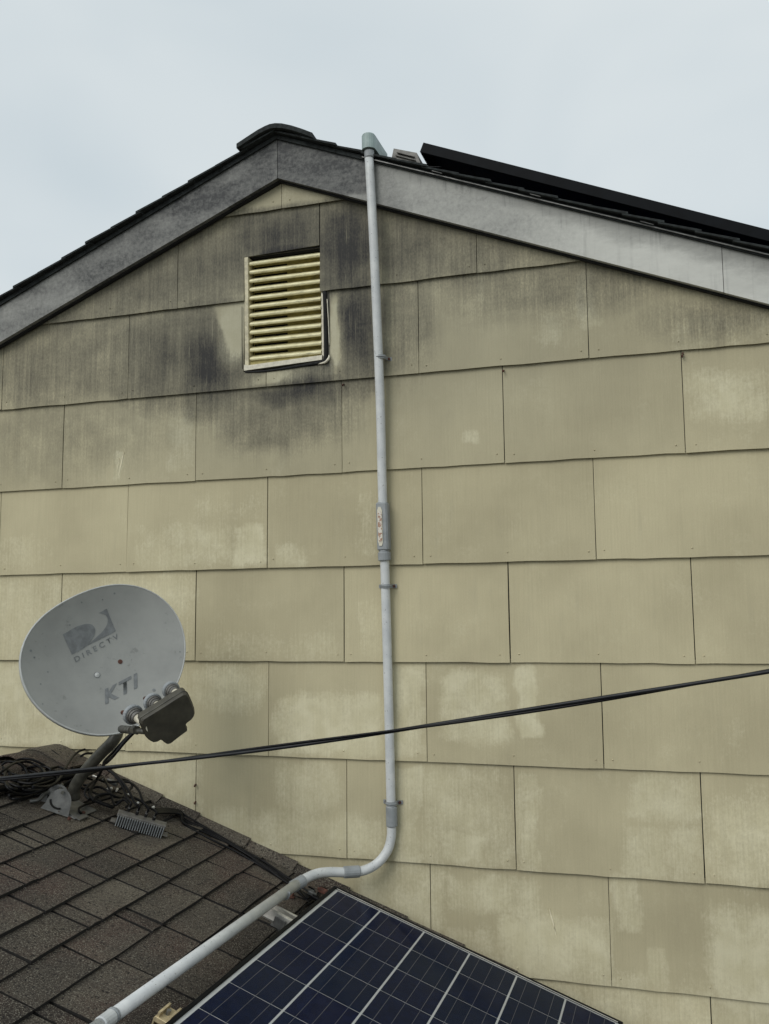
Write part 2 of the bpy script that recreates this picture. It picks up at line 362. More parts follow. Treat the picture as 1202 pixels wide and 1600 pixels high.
def glassmat():
    m = NM('coated_glass'); nt = m.nt; out = nt.nodes['Material Output']
    fr = m.n('Fresnel'); fr.inputs[0].default_value = 1.14
    tr = m.n('BsdfTransparent'); gl = m.n('BsdfGlossy'); gl.inputs['Roughness'].default_value = .12; ms = m.n('MixShader')
    m.L.new(fr.outputs[0], ms.inputs[0]); m.L.new(tr.outputs[0], ms.inputs[1]); m.L.new(gl.outputs[0], ms.inputs[2]); m.L.new(ms.outputs[0], out.inputs[0])
    return m.mat
M['glass'] = glassmat()
def dishmat():
    m = NM('dish_paint'); a = m.noise(m.pos(), 5, 5, .6); b = m.noise(m.pos(), 60, 3, .6); c = m.noise(m.pos(loc=(2, 0, 0)), 9, 4, .7)
    col = m.mix(m.mapr(a, .3, .7), srgb(138, 139, 136), srgb(152, 153, 149))
    col = m.mix(m.math('MULTIPLY', m.mapr(m.math('ADD', b, m.math('MULTIPLY', c, .55)), .93, 1.05), .45), col, srgb(105, 105, 102))
    col = m.mix(m.math('MULTIPLY', m.mapr(c, .5, .75), .25), col, srgb(122, 124, 122))
    m.bump(b, .15, .0008); return m.fin(col, .5, 0, .35)
M['dish'] = dishmat()
M['dish_ink'] = simple('faded_print', srgb(112, 115, 116), .6, var=.18, scale=45)
M['dish_rim'] = simple('dish_rim_paint', srgb(176, 178, 176), .5, var=.1)
M['dish_back'] = simple('dish_back_paint', srgb(120, 122, 118), .5, var=.15)

# ------------------------------------------------------------------ ground
g = MB(); g.add([(-250, -250, -5), (250, -250, -5), (250, 250, -5), (-250, 250, -5)], [(0, 1, 2, 3)])
g.build('ground', M['ground'], kind='structure')

# ------------------------------------------------------------------ house
house = thing('house', (0, 0, 0), 'olive shingle sided house gable with soot stained top and dark shingled roofs', 'house')
AX, AZ, RS = -.540, 1.660, .412                # apex of the rake boards (top edge) and their slope
XL, XR = -4.4, 3.3
RSR = .397
def rake(x, off=0.): return AZ - (RS if x < AX else RSR)*abs(x-AX) + off
# wall body (dark felted sheathing) behind the siding
wb = MB(); p = [(XL, 0.0, -5), (XR, 0.0, -5), (XR, 0.0, rake(XR, -.03)), (AX, 0.0, AZ-.03), (XL, 0.0, rake(XL, -.03))]
VX0, VX1, VZ0, VZ1 = -.684, -.383, .787, 1.224
q = [(VX0-.012, VZ0-.02), (VX1+.014, VZ0-.02), (VX1+.014, VZ1+.004), (VX0-.012, VZ1+.004)]
# wall with the vent opening cut through: four pieces round the opening
def wallpiece(pts): wb.prism([(x, .002, z) for x, z in pts], (0, .10, 0))
topl = rake(q[0][0], -.03); topr = rake(q[1][0], -.03)
wallpiece([(XL, -5), (q[0][0], -5), (q[0][0], topl), (XL, rake(XL, -.03))])
wallpiece([(q[1][0], -5), (XR, -5), (XR, rake(XR, -.03)), (q[1][0], topr)])
wallpiece([(q[0][0], -5), (q[1][0], -5), (q[1][0], q[0][1]), (q[0][0], q[0][1])])
wallpiece([(q[0][0], q[2][1]), (q[1][0], q[2][1]), (q[1][0], topr), (AX, AZ-.03), (q[0][0], topl)])
wall = wb.build('gable_wall', M['felt'], house)
def clip(poly, a, b, c):                        # keep a*x+b*z<=c
    out = []
    for i in range(len(poly)):
        p, q = poly[i], poly[(i+1) % len(poly)]; dp = a*p[0]+b*p[1]-c; dq = a*q[0]+b*q[1]-c
        if dp <= 0: out.append(p)
        if dp*dq < 0: t = dp/(dp-dq); out.append((p[0]+(q[0]-p[0])*t, p[1]+(q[1]-p[1])*t))
    return out
def siding(k, x0, x1, poly=None, mat=None):
    zb, zt = zl(k), zl(k-1)+.012
    g0 = random.uniform(.0009, .0020); g1 = random.uniform(.0009, .0020); j = lambda a=.0012: random.uniform(-a, a)
    if poly is None:
        a, b = x0+g0+j(.0006), x1-g1+j(.0006)
        poly = [(a+j(.0008), zb+j(.0018))]+[(a+(b-a)*(t_+j(.03)), zb+j(.0016)) for t_ in (.12, .25, .38, .5, .63, .76, .88)]+[(b+j(.0008), zb+j(.0018)), (b+j(.0006), (zb+zt)/2), (b, zt), (a, zt), (a+j(.0006), (zb+zt)/2)]
    poly = clip(poly, RSR, 1, AZ-.05+RSR*AX); poly = clip(poly, -RS, 1, AZ-.05-RS*AX)
    if len(poly) < 3: return
    if max(p[1] for p in poly)-min(p[1] for p in poly) < .004: return
    t0 = .0145+j(.002); t1 = .0028; H = zt-zb
    tw = j(.0012)
    yf = lambda x, z: -(t1+(t0-t1)*(zt-z)/H) - tw*((x-x0)/(x1-x0)-.5)
    n = len(poly); F = [(x, yf(x, z), z) for x, z in poly]; B = [(x, yf(x, z)+.0045, z) for x, z in poly]
    m = MB(); m.add(F+B, [list(range(n)), list(range(2*n-1, n-1, -1))]+[(i, i+n, (i+1) % n+n, (i+1) % n) for i in range(n)])
    for nx in (x0+.03+j(.006), (x0+x1)/2+j(.01), x1-.03+j(.006)):      # nail heads
        nz = zb+.03+j(.005)
        if rake(nx, -.1) < nz or not any(True for _ in [0]): continue
        if poly is not None and (VX0-.03 < nx < VX1+.04 and VZ0-.04 < nz < VZ1): continue
        c = Vector((nx, yf(nx, nz), nz)); r = random.uniform(.0036, .0050); R = []
        for a in range(6): R.append(c+Vector((math.cos(a*1.047)*r, .0008, math.sin(a*1.047)*r)))
        m.add([c+Vector((0, -.0040, 0))]+R, [(0, 1+a, 1+(a+1) % 6) for a in range(6)])
    if mat is None: mat = M['side_up'] if k <= 3 else (M['side_mid'] if k <= 5 else M['side_low'])
    m.build('siding_shingle', mat, wall)
for k in range(-1, 11):
    off = {1: -.385, 0: -.54}.get(k, 0 if k % 2 == 0 else H2)
    zb, zt = zl(k), zl(k-1)+.012
    n0 = math.floor((XL-off)/.61); x = off+n0*.61
    while x < XR:
        a, b = max(x, XL), min(x+.61, XR)
        done = False
        if k == 1 and a < -.7 < b and b > -.5:
            siding(k, a, b, [(a+.0015, zb), (VX0-.018, zb), (VX0-.018, VZ1+.001), (b-.002, VZ1+.010), (b-.002, zt), (a+.0015, zt)]); done = True
        if k == 2 and a < -.7 < b:
            siding(k, a, b, [(a+.0015, zb), (b-.0015, zb), (b-.0015, VZ0-.026), (VX0-.022, VZ0-.022), (VX0-.02, zt), (a+.0015, zt)]); done = True
        if k == 2 and abs(a+.61) < .02:
            siding(k, a, b, [(a+.0015, zb), (b-.0015, zb), (b-.0015, zt), (VX1+.022, zt), (VX1+.028, VZ0+.10), (VX1+.030, VZ0+.0), (VX1+.012, VZ0-.024), (a+.0015, VZ0-.026)]); done = True
        if not done and b-a > .01: siding(k, a, b)
        x += .61
# exposed hook nails at the tops of joints, gouges in the paint
for px, py in ((787, 579), (1066, 556), (537, 601), (306, 1226), (306, 1253), (1067, 552)):
    p = at(px, py, -.010); m = MB(); m.tube([p+Vector((0, .006, .002)), p+Vector((0, -.008, -.001)), p+Vector((.0005, -.010, -.007))], .0030, 6); m.build('hook_nail', M['rust'], wall)
for (xa, ya, xb, yb, wd) in ((858, 1418, 869, 1458, .0032), (194, 706, 184, 748, .0036), (187, 716, 182, 740, .0020), (866, 1444, 870, 1468, .0018)):
    a_, b_ = at(xa, ya, -.0115), at(xb, yb, -.0115); d_ = (b_-a_).normalized(); n_ = Vector((d_.z, 0, -d_.x)); m = MB()
    m.prism([a_, a_.lerp(b_, .35)+n_*wd, b_, a_.lerp(b_, .5)-n_*wd*.6], (0, .006, 0)); m.build('gouge', M['gouge'], wall)
# lower storey cladding, out of sight below the lower roof
lo = MB(); lo.box(((XL+XR)/2, -.006, (-5+zl(10))/2), (1, 0, 0), (0, 1, 0), (0, 0, 1), XR-XL, .012, 5+zl(10))
lo.build('lower_cladding', M['side_low'], house)

# rake boards
def board(x0, x1, y0, y1, up0, dn0, name, mat, par=house):
    s = 1 if x0 >= AX-.001 else -1
    f = lambda x, o: (x, o)
    m = MB(); P = [(x0, rake(x0)+dn0), (x1, rake(x1)+dn0), (x1, rake(x1)+up0), (x0, rake(x0)+up0)]
    m.prism([(x, y0, z) for x, z in P], (0, y1-y0, 0)); return m.build(name, mat, par)
board(XL-.2, AX-.0012, -.050, -.013, 0, -.154, 'rake_board', M['fascia_l'])
XJ = at(1130, 430, -.05).x
board(AX+.0012, XJ-.001, -.050, -.013, 0, -.154, 'rake_board', M['fascia_r'])
board(XJ+.001, XR+.2, -.0485, -.013, 0, -.154, 'rake_board', M['fascia_r'])
board(XL-.2, AX, -.030, -.0125, -.1545, -.161, 'rake_shade_strip', M['deck'])  # black strips stand in for the shaded gap under the rake boards
board(AX, XR+.2, -.030, -.0125, -.1545, -.161, 'rake_shade_strip', M['deck'])

# main roof: deck, edge courses, cap
rd = MB(); TH = .016
for s in (-1, 1):
    xe = XL-.25 if s < 0 else XR+.25
    rd.prism([(AX, -.060, AZ+.0), (xe, -.060, rake(xe)), (xe, -.060, rake(xe)+TH), (AX, -.060, AZ+TH)], (0, 7.6, 0))
roof = rd.build('main_roof', M['shingle_dark'], house)
de = MB()
for s in (-1, 1):
    xe = XL-.25 if s < 0 else XR+.25
    de.prism([(AX, -.066, AZ-.004), (xe, -.066, rake(xe)-.004), (xe, -.066, rake(xe)+TH+.002), (AX, -.066, AZ+TH+.002)], (0, .0045, 0))
dr = MB(); dr.prism([(AX+.35, -.068, rake(AX+.35)+.005), (XR+.2, -.068, rake(XR+.2)+.005), (XR+.2, -.068, rake(XR+.2)+.0085), (AX+.35, -.068, rake(AX+.35)+.0085)], (0, .007, 0))
dr.build('drip_edge', M['galv'], roof)
CW = .1165
for s in (-1, 1):
    i = 0; x = AX
    while (x > XL-.2 if s < 0 else x < XR+.1):
        xa, xb = x, x+s*CW*1.18
        z0 = TH
        m = MB(); y0 = -.083 + random.uniform(-.006, .006); y1 = .42+random.uniform(-.1, .1)
        up, dn = .005+z0, .013+z0+random.uniform(-.001, .0025)
        hz = .0075
        P = [(xa, rake(xa)+up-hz*.5), (xb, rake(xb)+dn-hz), (xb, rake(xb)+dn+.001), (xa, rake(xa)+up+.002)]
        m.prism([(a, y0, b) for a, b in P], (0, y1-y0, 0)); m.build('roof_shingle', M['shingle_dark'], roof)
        if i < 14:
            yy = y1
            for q_ in range(1):
                y2 = yy+1.6; m = MB(); m.prism([(a, yy+.003, b) for a, b in P], (0, y2-yy, 0)); m.build('roof_shingle', M['shingle'], roof); yy = y2
        x += s*CW; i += 1
# ridge cap, bent over the ridge
for c in range(12):
    y0 = -.100 + c*.14; R = []
    for (dx, dz) in [(-.150, -.049), (-.10, -.026), (-.06, -.008), (-.03, .002), (-.01, .0065), (.012, .0065), (.04, .001), (.08, -.014), (.12, -.033), (.165, -.057)]:
        R.append((AX+dx, AZ+TH+dz+.012))
    m = MB(); th = .012; top = [(x, y0, z+.006) for x, z in R]; bot = [(x, y0, z-th) for x, z in R]
    back = [(x, y0+.155, z-.006) for x, z in R]; bb = [(x, y0+.155, z-th-.006) for x, z in R]; n = len(R)
    m.add(top+bot+back+bb, [(i, i+1, n+i+1, n+i) for i in range(n-1)]+[(2*n+i, 2*n+i+1, 3*n+i+1, 3*n+i) for i in range(n-1)]+[(i, i+1, 2*n+i+1, 2*n+i) for i in range(n-1)]+[(n+i, n+i+1, 3*n+i+1, 3*n+i) for i in range(n-1)]+[(0, n, 3*n, 2*n), (n-1, 2*n-1, 4*n-1, 3*n-1)])
    m.build('ridge_cap', M['shingle_dark'], roof)

# gable vent
vent = MB()
vent.box(((VX0+VX1)/2, .085, (VZ0+VZ1)/2), (1, 0, 0), (0, 1, 0), (0, 0, 1), VX1-VX0+.03, .01, VZ1-VZ0+.03)
vent = vent.build('gable_vent', M['dark'], house)
def vbox(name, x0, x1, y0, y1, z0, z1, mat, bev=.0015):
    m = MB(); m.box(((x0+x1)/2, (y0+y1)/2, (z0+z1)/2), (1, 0, 0), (0, 1, 0), (0, 0, 1), x1-x0, y1-y0, z1-z0, 0, bev); return m.build(name, mat, vent)
vbox('frame_side', VX0-.018, VX0-.001, -.010, .034, VZ0, VZ1, M['frame_dull'])
vbox('frame_side', VX1+.0005, VX1+.010, -.006, .075, VZ0, VZ1, M['white_trim'])
vbox('frame_head_shade', VX0-.018, VX1+.008, .012, .075, VZ1-.001, VZ1+.014, M['dark'])  # coloured black to carry the shadow along the vent's top edge
vbox('back_sheet', VX0, VX1, .034, .040, VZ0+.01, VZ1, M['cream_dark'])
NS = 12; pitch = (VZ1-VZ0-.022)/NS
prof = [(.034, .0275), (.022, .0235), (.008, .0150), (-.003, .0105), (-.0095, .0060), (-.0115, .0010), (-.0095, -.0035), (-.004, -.0050), (.003, -.002), (.014, .0045), (.034, .0150)]
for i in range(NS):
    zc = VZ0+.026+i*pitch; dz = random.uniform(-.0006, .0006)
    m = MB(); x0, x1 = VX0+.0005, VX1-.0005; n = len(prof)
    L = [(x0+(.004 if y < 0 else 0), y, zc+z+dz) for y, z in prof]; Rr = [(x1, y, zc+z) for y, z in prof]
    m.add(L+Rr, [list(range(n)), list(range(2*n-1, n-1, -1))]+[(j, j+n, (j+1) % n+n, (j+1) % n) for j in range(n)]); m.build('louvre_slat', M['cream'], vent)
    m = MB(); m.box((VX0+.076, .0335, zc-.0055), (1, 0, 0), (0, 1, 0), (0, 0, 1), .140, .004, .0105); m.build('slot_and_shade', M['dark'], vent)  # black strip colours in the shade band below the slat's left half
# sill, gap and torn caulk round the lower right corner
m = MB(); m.prism([(VX0-.018, -.016, VZ0-.018), (VX1+.004, -.016, VZ0-.004), (VX1+.006, -.016, VZ0+.014), (VX0-.004, -.016, VZ0+.0015), (VX0-.018, -.016, VZ0+.006)], (0, .07, 0)); m.build('sill', M['white_trim'], vent)
vbox('lower_sheet', VX0, VX1, .0, .045, VZ0-.002, VZ0+.022, M['cream_dark'])
cl = [Vector((VX0-.014, -.012, VZ0-.024)), Vector((VX0+.09, -.014, VZ0-.027)), Vector((VX1-.06, -.014, VZ0-.018)), Vector((VX1+.004, -.013, VZ0-.012)), Vector((VX1+.018, -.012, VZ0+.005)), Vector((VX1+.020, -.011, VZ0+.06)), Vector((VX1+.019, -.010, VZ0+.15)), Vector((VX1+.016, -.008, VZ0+.262))]
m = MB(); m.tube(catmull(cl, 6), [.0035+.0045*min(1, i/24) for i in range(43)], 8); m.build('caulk_bead', M['caulk'], vent)
cl = [Vector((VX1-.012, -.015, VZ0-.019)), Vector((VX1+.018, -.018, VZ0-.016)), Vector((VX1+.032, -.016, VZ0-.002)), Vector((VX1+.033, -.014, VZ0+.012))]
m = MB(); m.tube(catmull(cl, 6), [.002+.0035*math.sin(math.pi*min(1, i/18)) for i in range(19)], 7); m.build('caulk_crumb', M['white_trim'], vent)
m = MB(); m.tube(catmull([Vector((VX1+.027, -.011, VZ0+.23)), Vector((VX1+.032, -.012, VZ0+.13)), Vector((VX1+.034, -.012, VZ0+.05))], 6), .0018, 6); m.build('trim_edge', M['white_trim'], vent)
m = MB(); m.tube(catmull([Vector((VX0-.028, -.010, VZ0+.24)), Vector((VX0-.028, -.012, VZ0+.1)), Vector((VX0-.026, -.012, VZ0-.01))], 4), .0012, 6); m.build('trim_edge', M['drab'], vent)

# ------------------------------------------------------------------ lower roof
LX1, LY0 = 2.7, -6.0
lr = MB(); t = .04
for (xa, xb, za, zb) in ((RX, LX1, RZ, roofz(LX1)), (RX-3.2, RX, RZ-SL*3.2, RZ)):
    lr.prism([(xa, -.012, za-.012), (xb, -.012, zb-.012), (xb, -.012, zb-.012-t), (xa, -.012, za-.012-t)], (0, LY0+.012, 0))
lroof = lr.build('lower_roof', M['deck'], house)
# courses: x of the butt line -> joints along y (seen in the photograph), the others continue at random
JO = {-5: [-.055,-.21,-.372,-.632,-.80], -4: [-.10,-.372,-.632,-.685,-.735], -3: [-.085,-.342,-.631,-.865], -2: [-.02,-.22,-.502,-.691,-.760,-.991], -1: [-.14,-.395,-.512,-.65,-.89,-.956,-1.20], 0: [-.02,-.264,-.517,-.762,-.820,-1.062,-1.333], 1: [-.215,-.495,-.748,-.998,-1.271], 2: [-.21,-.468,-.722,-.996]}
rng = random.Random(3); nsh = 0; rest = MB()
def shingle_geo(xa, xb, ya, yb, mb, r, proud=0.):
    # xa upper, xb lower (butt); rests on the course below
    up = .001; dn = .0105+proud; th = .0060+proud
    wob = lambda: r.uniform(-.0016, .0016)
    n_ = 3; ys = [ya+(yb-ya)*i/n_ for i in range(n_+1)]; V = []
    for i, y in enumerate(ys):
        w_ = wob(); bx = xb+w_; h = r.uniform(-.0006, .0006)
        V += [Vector((xa, y, roofz(xa)))+RN*(up-.004), Vector((xa, y, roofz(xa)))+RN*(up+.0015), Vector((bx, y, roofz(bx)))+RN*(dn+h), Vector((bx+.0012, y, roofz(bx)))+RN*(dn-th)]
    F = []
    for i in range(n_):
        o = i*4
        for a, b in ((1, 2), (0, 1)): F.append((o+a, o+b, o+4+b, o+4+a))
    mb.add(V, F); k_ = len(mb.v)-len(V)          # the cut edges show bare black asphalt
    for i in range(n_): mb.f.append([k_+i*4+2, k_+i*4+3, k_+i*4+7, k_+i*4+6]); mb.m.append(1); mb.sm.append(False)
    mb.f.append([k_, k_+1, k_+2, k_+3]); mb.m.append(1); mb.sm.append(False)
    mb.f.append([k_+n_*4, k_+n_*4+3, k_+n_*4+2, k_+n_*4+1]); mb.m.append(1); mb.sm.append(False)
ci = -8
while True:
    xb = -.622+.0012+CW*ci + (.004 if ci > 0 else 0); xa = xb-CW-.010
    if xb > LX1: break
    ys = [0.0-.013]
    J = sorted(JO.get(ci, []), reverse=True)
    ys += J
    if not J: ys.append(-.05-rng.random()*.2)
    while ys[-1] > LY0: ys.append(ys[-1]-rng.choice([.125, .19, .25, .25, .30, .06]))
    xa = max(xa, RX+.01)
    if xb > xa+.02:
        for i in range(len(ys)-1):
            a, b = ys[i], max(ys[i+1], LY0); gp = rng.uniform(.0038, .0058); pr = rng.choice([0, .0015, .0045])
            near = (b > -1.75 and ci <= 6) or (b > -.9 and ci <= 12)
            if near and nsh < 290:
                m = MB(); shingle_geo(xa, xb, a-gp, b+gp, m, rng, pr); m.build('roof_shingle', [M['shingle'], M['asphalt']], lroof); nsh += 1
            else: shingle_geo(xa, xb, a-gp, b+gp, rest, rng, pr)
    ci += 1
rest.build('roof_shingle_field', [M['shingle'], M['asphalt']], lroof, kind='stuff')
# the far slope beyond the ridge
fs = MB()
for i in range(26):
    xb = RX-.02-CW*i-CW; xa = xb+CW+.01; zf = lambda x: RZ+SL*(x-RX); n2 = Vector((-SL, 0, 1)).normalized(); y = -.013
    while y > LY0:
        y2 = y-rng.choice([.19, .25, .3]); 
        V = [Vector((xx, yy, zf(xx)))+n2*h for yy in (y-.001, y2+.001) for xx, h in ((xa, .001), (xb, .008), (xb, .002))]
        fs.add(V, [(0, 1, 4, 3), (1, 2, 5, 4)]); y = y2
fs.build('roof_shingle_field', M['shingle'], lroof, kind='stuff')
# ridge caps of the lower roof, humped
for c in range(34):
    y0 = -.022-c*.145; k = MB(); L = []
    lift = .0 if c > 1 else .012
    for yy, e in ((y0, -.002), (y0-.155, .006)):
        for dx, dz in ((-.17, -.052), (-.10, -.022), (-.045, .004), (-.012, .013), (.012, .013), (.045, .004), (.10, -.022), (.17, -.052)):
            L.append((RX+dx, yy, RZ+dz+.012+e+lift))
    n = 8; L += [(x, y, z-.005) for x, y, z in L]
    k.add(L, [(i, i+1, n+i+1, n+i) for i in range(n-1)]+[(2*n+i, 2*n+i+1, 3*n+i+1, 3*n+i) for i in range(n-1)]+[(n+i, n+i+1, 3*n+i+1, 3*n+i) for i in range(n-1)]+[(i, i+1, 2*n+i+1, 2*n+i) for i in range(n-1)])
    k.build('ridge_cap', M['shingle'], lroof)
# strip of step flashing shingles standing up where the roof meets the siding
x = RX+.04; i = 0
while x < 1.2:
    L_ = rng.uniform(.16, .24); m = MB(); yy = -.050-rng.uniform(0, .012)
    A_ = Vector((x, 0, roofz(x))); B_ = Vector((x+L_, 0, roofz(x+L_)))
    h0, h1 = .010, .016
    V = [A_+RN*h0+Vector((0, yy, 0)), B_+RN*h1+Vector((0, yy, 0)), B_+RN*(h1+.022)+Vector((0, -.016, 0)), A_+RN*(h0+.020)+Vector((0, -.016, 0))]
    m.add(V+[v-RN*.006 for v in V], [(0, 1, 2, 3), (4, 7, 6, 5), (0, 4, 5, 1), (1, 5, 6, 2), (2, 6, 7, 3), (3, 7, 4, 0)]); m.build('flashing_shingle', M['shingle'], lroof)
    x += L_-.012

# ------------------------------------------------------------------ conduit
cond = thing('electrical_conduit', (0, 0, 0), 'long pale grey conduit running down the gable wall and bending over the lower roof', 'conduit')
CR = .0167
def w3(px, py, y): return at(px, py, y)
ptop = w3(577, 246, -.072); pA = w3(595.5, 700, -.040); pbend = w3(612, 1290, -.032)
vert = [ptop, w3(585, 400, -.068), w3(594, 620, -.045), w3(597.5, 760, -.036), w3(602, 900, -.034), w3(607.5, 1100, -.034), pbend]
m = MB(); m.tube(catmull(vert, 8)+catmull([w3(612, 1292, -.032), w3(611.5, 1308, -.033), w3(606, 1328, -.040), w3(592, 1347, -.055), w3(572, 1359, -.080), w3(548, 1363, -.11), w3(520, 1362.5, -.145), w3(500, 1364, -.18), w3(484, 1369.5, -.215), w3(466, 1380, -.26)], 8)[1:], CR, 14)
m.build('pipe', M['pvc'], cond)
cA = w3(466, 1380, -.26)+Vector((.0, .004, .0)); cB = onroof(177, 1587, .075); dirn = (cB-cA).normalized()
m = MB(); m.tube([cA, cB], CR, 14); m.tube([cB, cB+dirn*1.6], CR*.93, 14); m.build('pipe', M['pvc'], cond)
def sleeve(p, q, r, name='coupling', mat='pvc_dark', lip=True):
    p, q = Vector(p), Vector(q); d = (q-p).normalized(); m = MB(); e = .0025
    if lip: m.tube([p, p+d*e, q-d*e, q], [r-.0015, r, r, r-.0015], 16, smooth=False)
    else: m.tube([p, q], r, 16)
    return m.build(name, M[mat], cond)
sleeve(w3(611.8, 1260, -.033), w3(612.6, 1291, -.033), .0205)
sleeve(w3(562, 1361.5, -.094), w3(537, 1363, -.124), .0205)
dd = (w3(466, 1380, -.26)-w3(480, 1371.5, -.225)).normalized(); c0 = w3(467, 1380, -.26)
sleeve(c0-dd*.022, c0+dd*.030, .0205)
sleeve(w3(577.1, 236, -.073), w3(577.3, 247, -.073), .0185)
sleeve(cB-dirn*.004, cB+dirn*.006, .0195, 'coupling_ring')
sleeve(cB+dirn*.006, cB+dirn*.05, .0183, 'coupling', 'pvc')
# straps on the wall
def strap(px, py, y, wide=.04):
    c = w3(px, py, y); m = MB()
    pts = []
    for a in range(0, 181, 15): pts.append((math.cos(rad(a))*(CR+.003), -math.sin(rad(a))*(CR+.003)))
    pts = [(-a, b) for a, b in pts]; yw = -.0125-c.y
    prof = [(-wide, yw), (-(CR+.003), yw)]+pts+[((CR+.003), yw), (wide, yw)]
    V = []
    for dz in (-.0068, .0068):
        for (x, y_) in prof: V.append(c+Vector((x, y_, dz)))
        for (x, y_) in prof:
            l = math.hypot(x, y_); V.append(c+Vector((x, y_ , dz)) + (Vector((x/l, y_/l, 0))*-.003 if abs(x) < CR+.004 else Vector((0, .0025, 0))))
    n = len(prof); F = []
    for i in range(n-1): F += [(i, i+1, 2*n+i+1, 2*n+i), (i, n+i, n+i+1, i+1), (2*n+i, 2*n+i+1, 3*n+i+1, 3*n+i), (n+i, 3*n+i, 3*n+i+1, n+i+1)]
    m.add(V, F); s_ = m.build('strap', M['pvc_dark'], cond)
    # raised rib round the strap
    r_ = MB(); r_.tube([c+Vector((x, y_-.001, 0)) for x, y_ in pts], .0022, 6); r_.build('rib', M['pvc_dark'], s_)
    for sx in (-1, 1):
        h = MB(); p = c+Vector((sx*(wide-.010), yw-.001, 0)); h.tube([p, p+Vector((0, -.0045, 0))], .0052, 8, smooth=False); h.build('screw', M['rust'] if sx > 0 else M['alu_dull'], s_)
strap(594.6, 558.5, -.048, .033); strap(603.6, 916, -.034, .034); strap(611.8, 1255, -.033, .036)
# access fitting with a peeling cover
ca = w3(598, 785, -.037); cb = w3(600.5, 861, -.036); m = MB(); cc = (ca+cb)/2; ax = (cb-ca).normalized()
m.box(cc, (1, 0, 0), (0, 1, 0), ax, .043, .040, (cb-ca).length, 0, .006); ab = m.build('access_body', M['pvc_dark'], cond)
m = MB(); R = []
pc_ = cc+Vector((-.0055, -.0208, 0)); Lh = (cb-ca).length*.5-.018
for (a, b) in ((-.0095, -.8), (-.0095, .82), (-.005, 1), (.004, 1), (.0085, .82), (.0085, -.82), (.004, -1), (-.005, -1)): R.append(pc_+Vector((a, 0, 0))-ax*(b*Lh))
m.prism(R, (0, -.0018, 0)); m.build('cover_plate', M['white_trim'], ab)
m = MB(); R2 = [pc_+(p-pc_)*.78+Vector((0, -.0022, 0)) for p in R]; m.prism(R2, (0, -.001, 0)); m.build('cover_inset', M['label'], ab)
sleeve(w3(600.5, 863, -.036), w3(601.2, 876, -.036), .0235); sleeve(w3(600.4, 860, -.036), w3(600.6, 864, -.036), .0195, 'neck')
# elbow body on top, running back over the roof
lb0 = w3(576.5, 224, -.072)
LBY = .155
prof = []
hx, hz, yb_ = .0215, .0275, 0
V = []; F = []; n = 12
for k_, (yy, sc) in enumerate(((-.0215, .0), (LBY, 0))): pass
m = MB(); out = []
for a in range(0, 181, 18): out.append((math.cos(rad(a))*.0262, -math.sin(rad(a))*.0262))
out = [(x, y-.0) for x, y in out]+[(-.0262, LBY), (.0262, LBY)]
zt_ = .0275; P = [lb0+Vector((x, y, -.026)) for x, y in out]; 
m.add([p+Vector((0, 0, -.0)) for p in P]+[p+Vector((0, 0, .052)) for p in P]+[lb0+Vector((x*.9, y*.97, .0305)) for x, y in out],
      [list(range(len(P)))[::-1]]+[(i, (i+1) % len(P), (i+1) % len(P)+len(P), i+len(P)) for i in range(len(P))]+[(i+len(P), (i+1) % len(P)+len(P), (i+1) % len(P)+2*len(P), i+2*len(P)) for i in range(len(P))]+[list(range(2*len(P), 3*len(P)))])
lb = m.build('elbow_body', M['pvc_box'], cond)
m = MB(); m.tube([lb0+Vector((0, LBY, .0)), lb0+Vector((0, LBY+.03, -.004))], .017, 12); m.tube(catmull([lb0+Vector((0, LBY+.03, -.004)), lb0+Vector((.03, LBY+.06, -.015)), lb0+Vector((.07, LBY+.07, -.05)), lb0+Vector((.10, LBY+.08, -.075))], 6), .007, 8)
m.build('gland', M['galv'], cond)
# conduit supports over the lower roof
def roofstrap(p, name, mat, foot):
    m = MB(); d = dirn; s_ = d.cross(Vector((0, 0, 1))).normalized(); u = s_.cross(d)
    ring = [p+(s_*math.cos(rad(a))+u*math.sin(rad(a)))*(CR+.002) for a in range(-200, 21, 20)]
    m.tube(ring, .004, 6); o = m.build(name, mat, cond)
    f = MB(); q0 = p+s_*(CR+.003)-u*.002; f.tube(catmull([q0, q0-u*.02+s_*.004, q0-u*.045+s_*.010, q0-u*.055+s_*.016], 4), .0045, 6); f.box(q0-u*.052+s_*.016, s_, d, u, .026, .016, .004); f.build('strap_foot', foot, o)
roofstrap(cA+dirn*(-.018), 'strap', M['pvc_dark'], M['rust'])
roofstrap(cA+dirn*.115, 'strap', M['pvc_dark'], M['rust'])

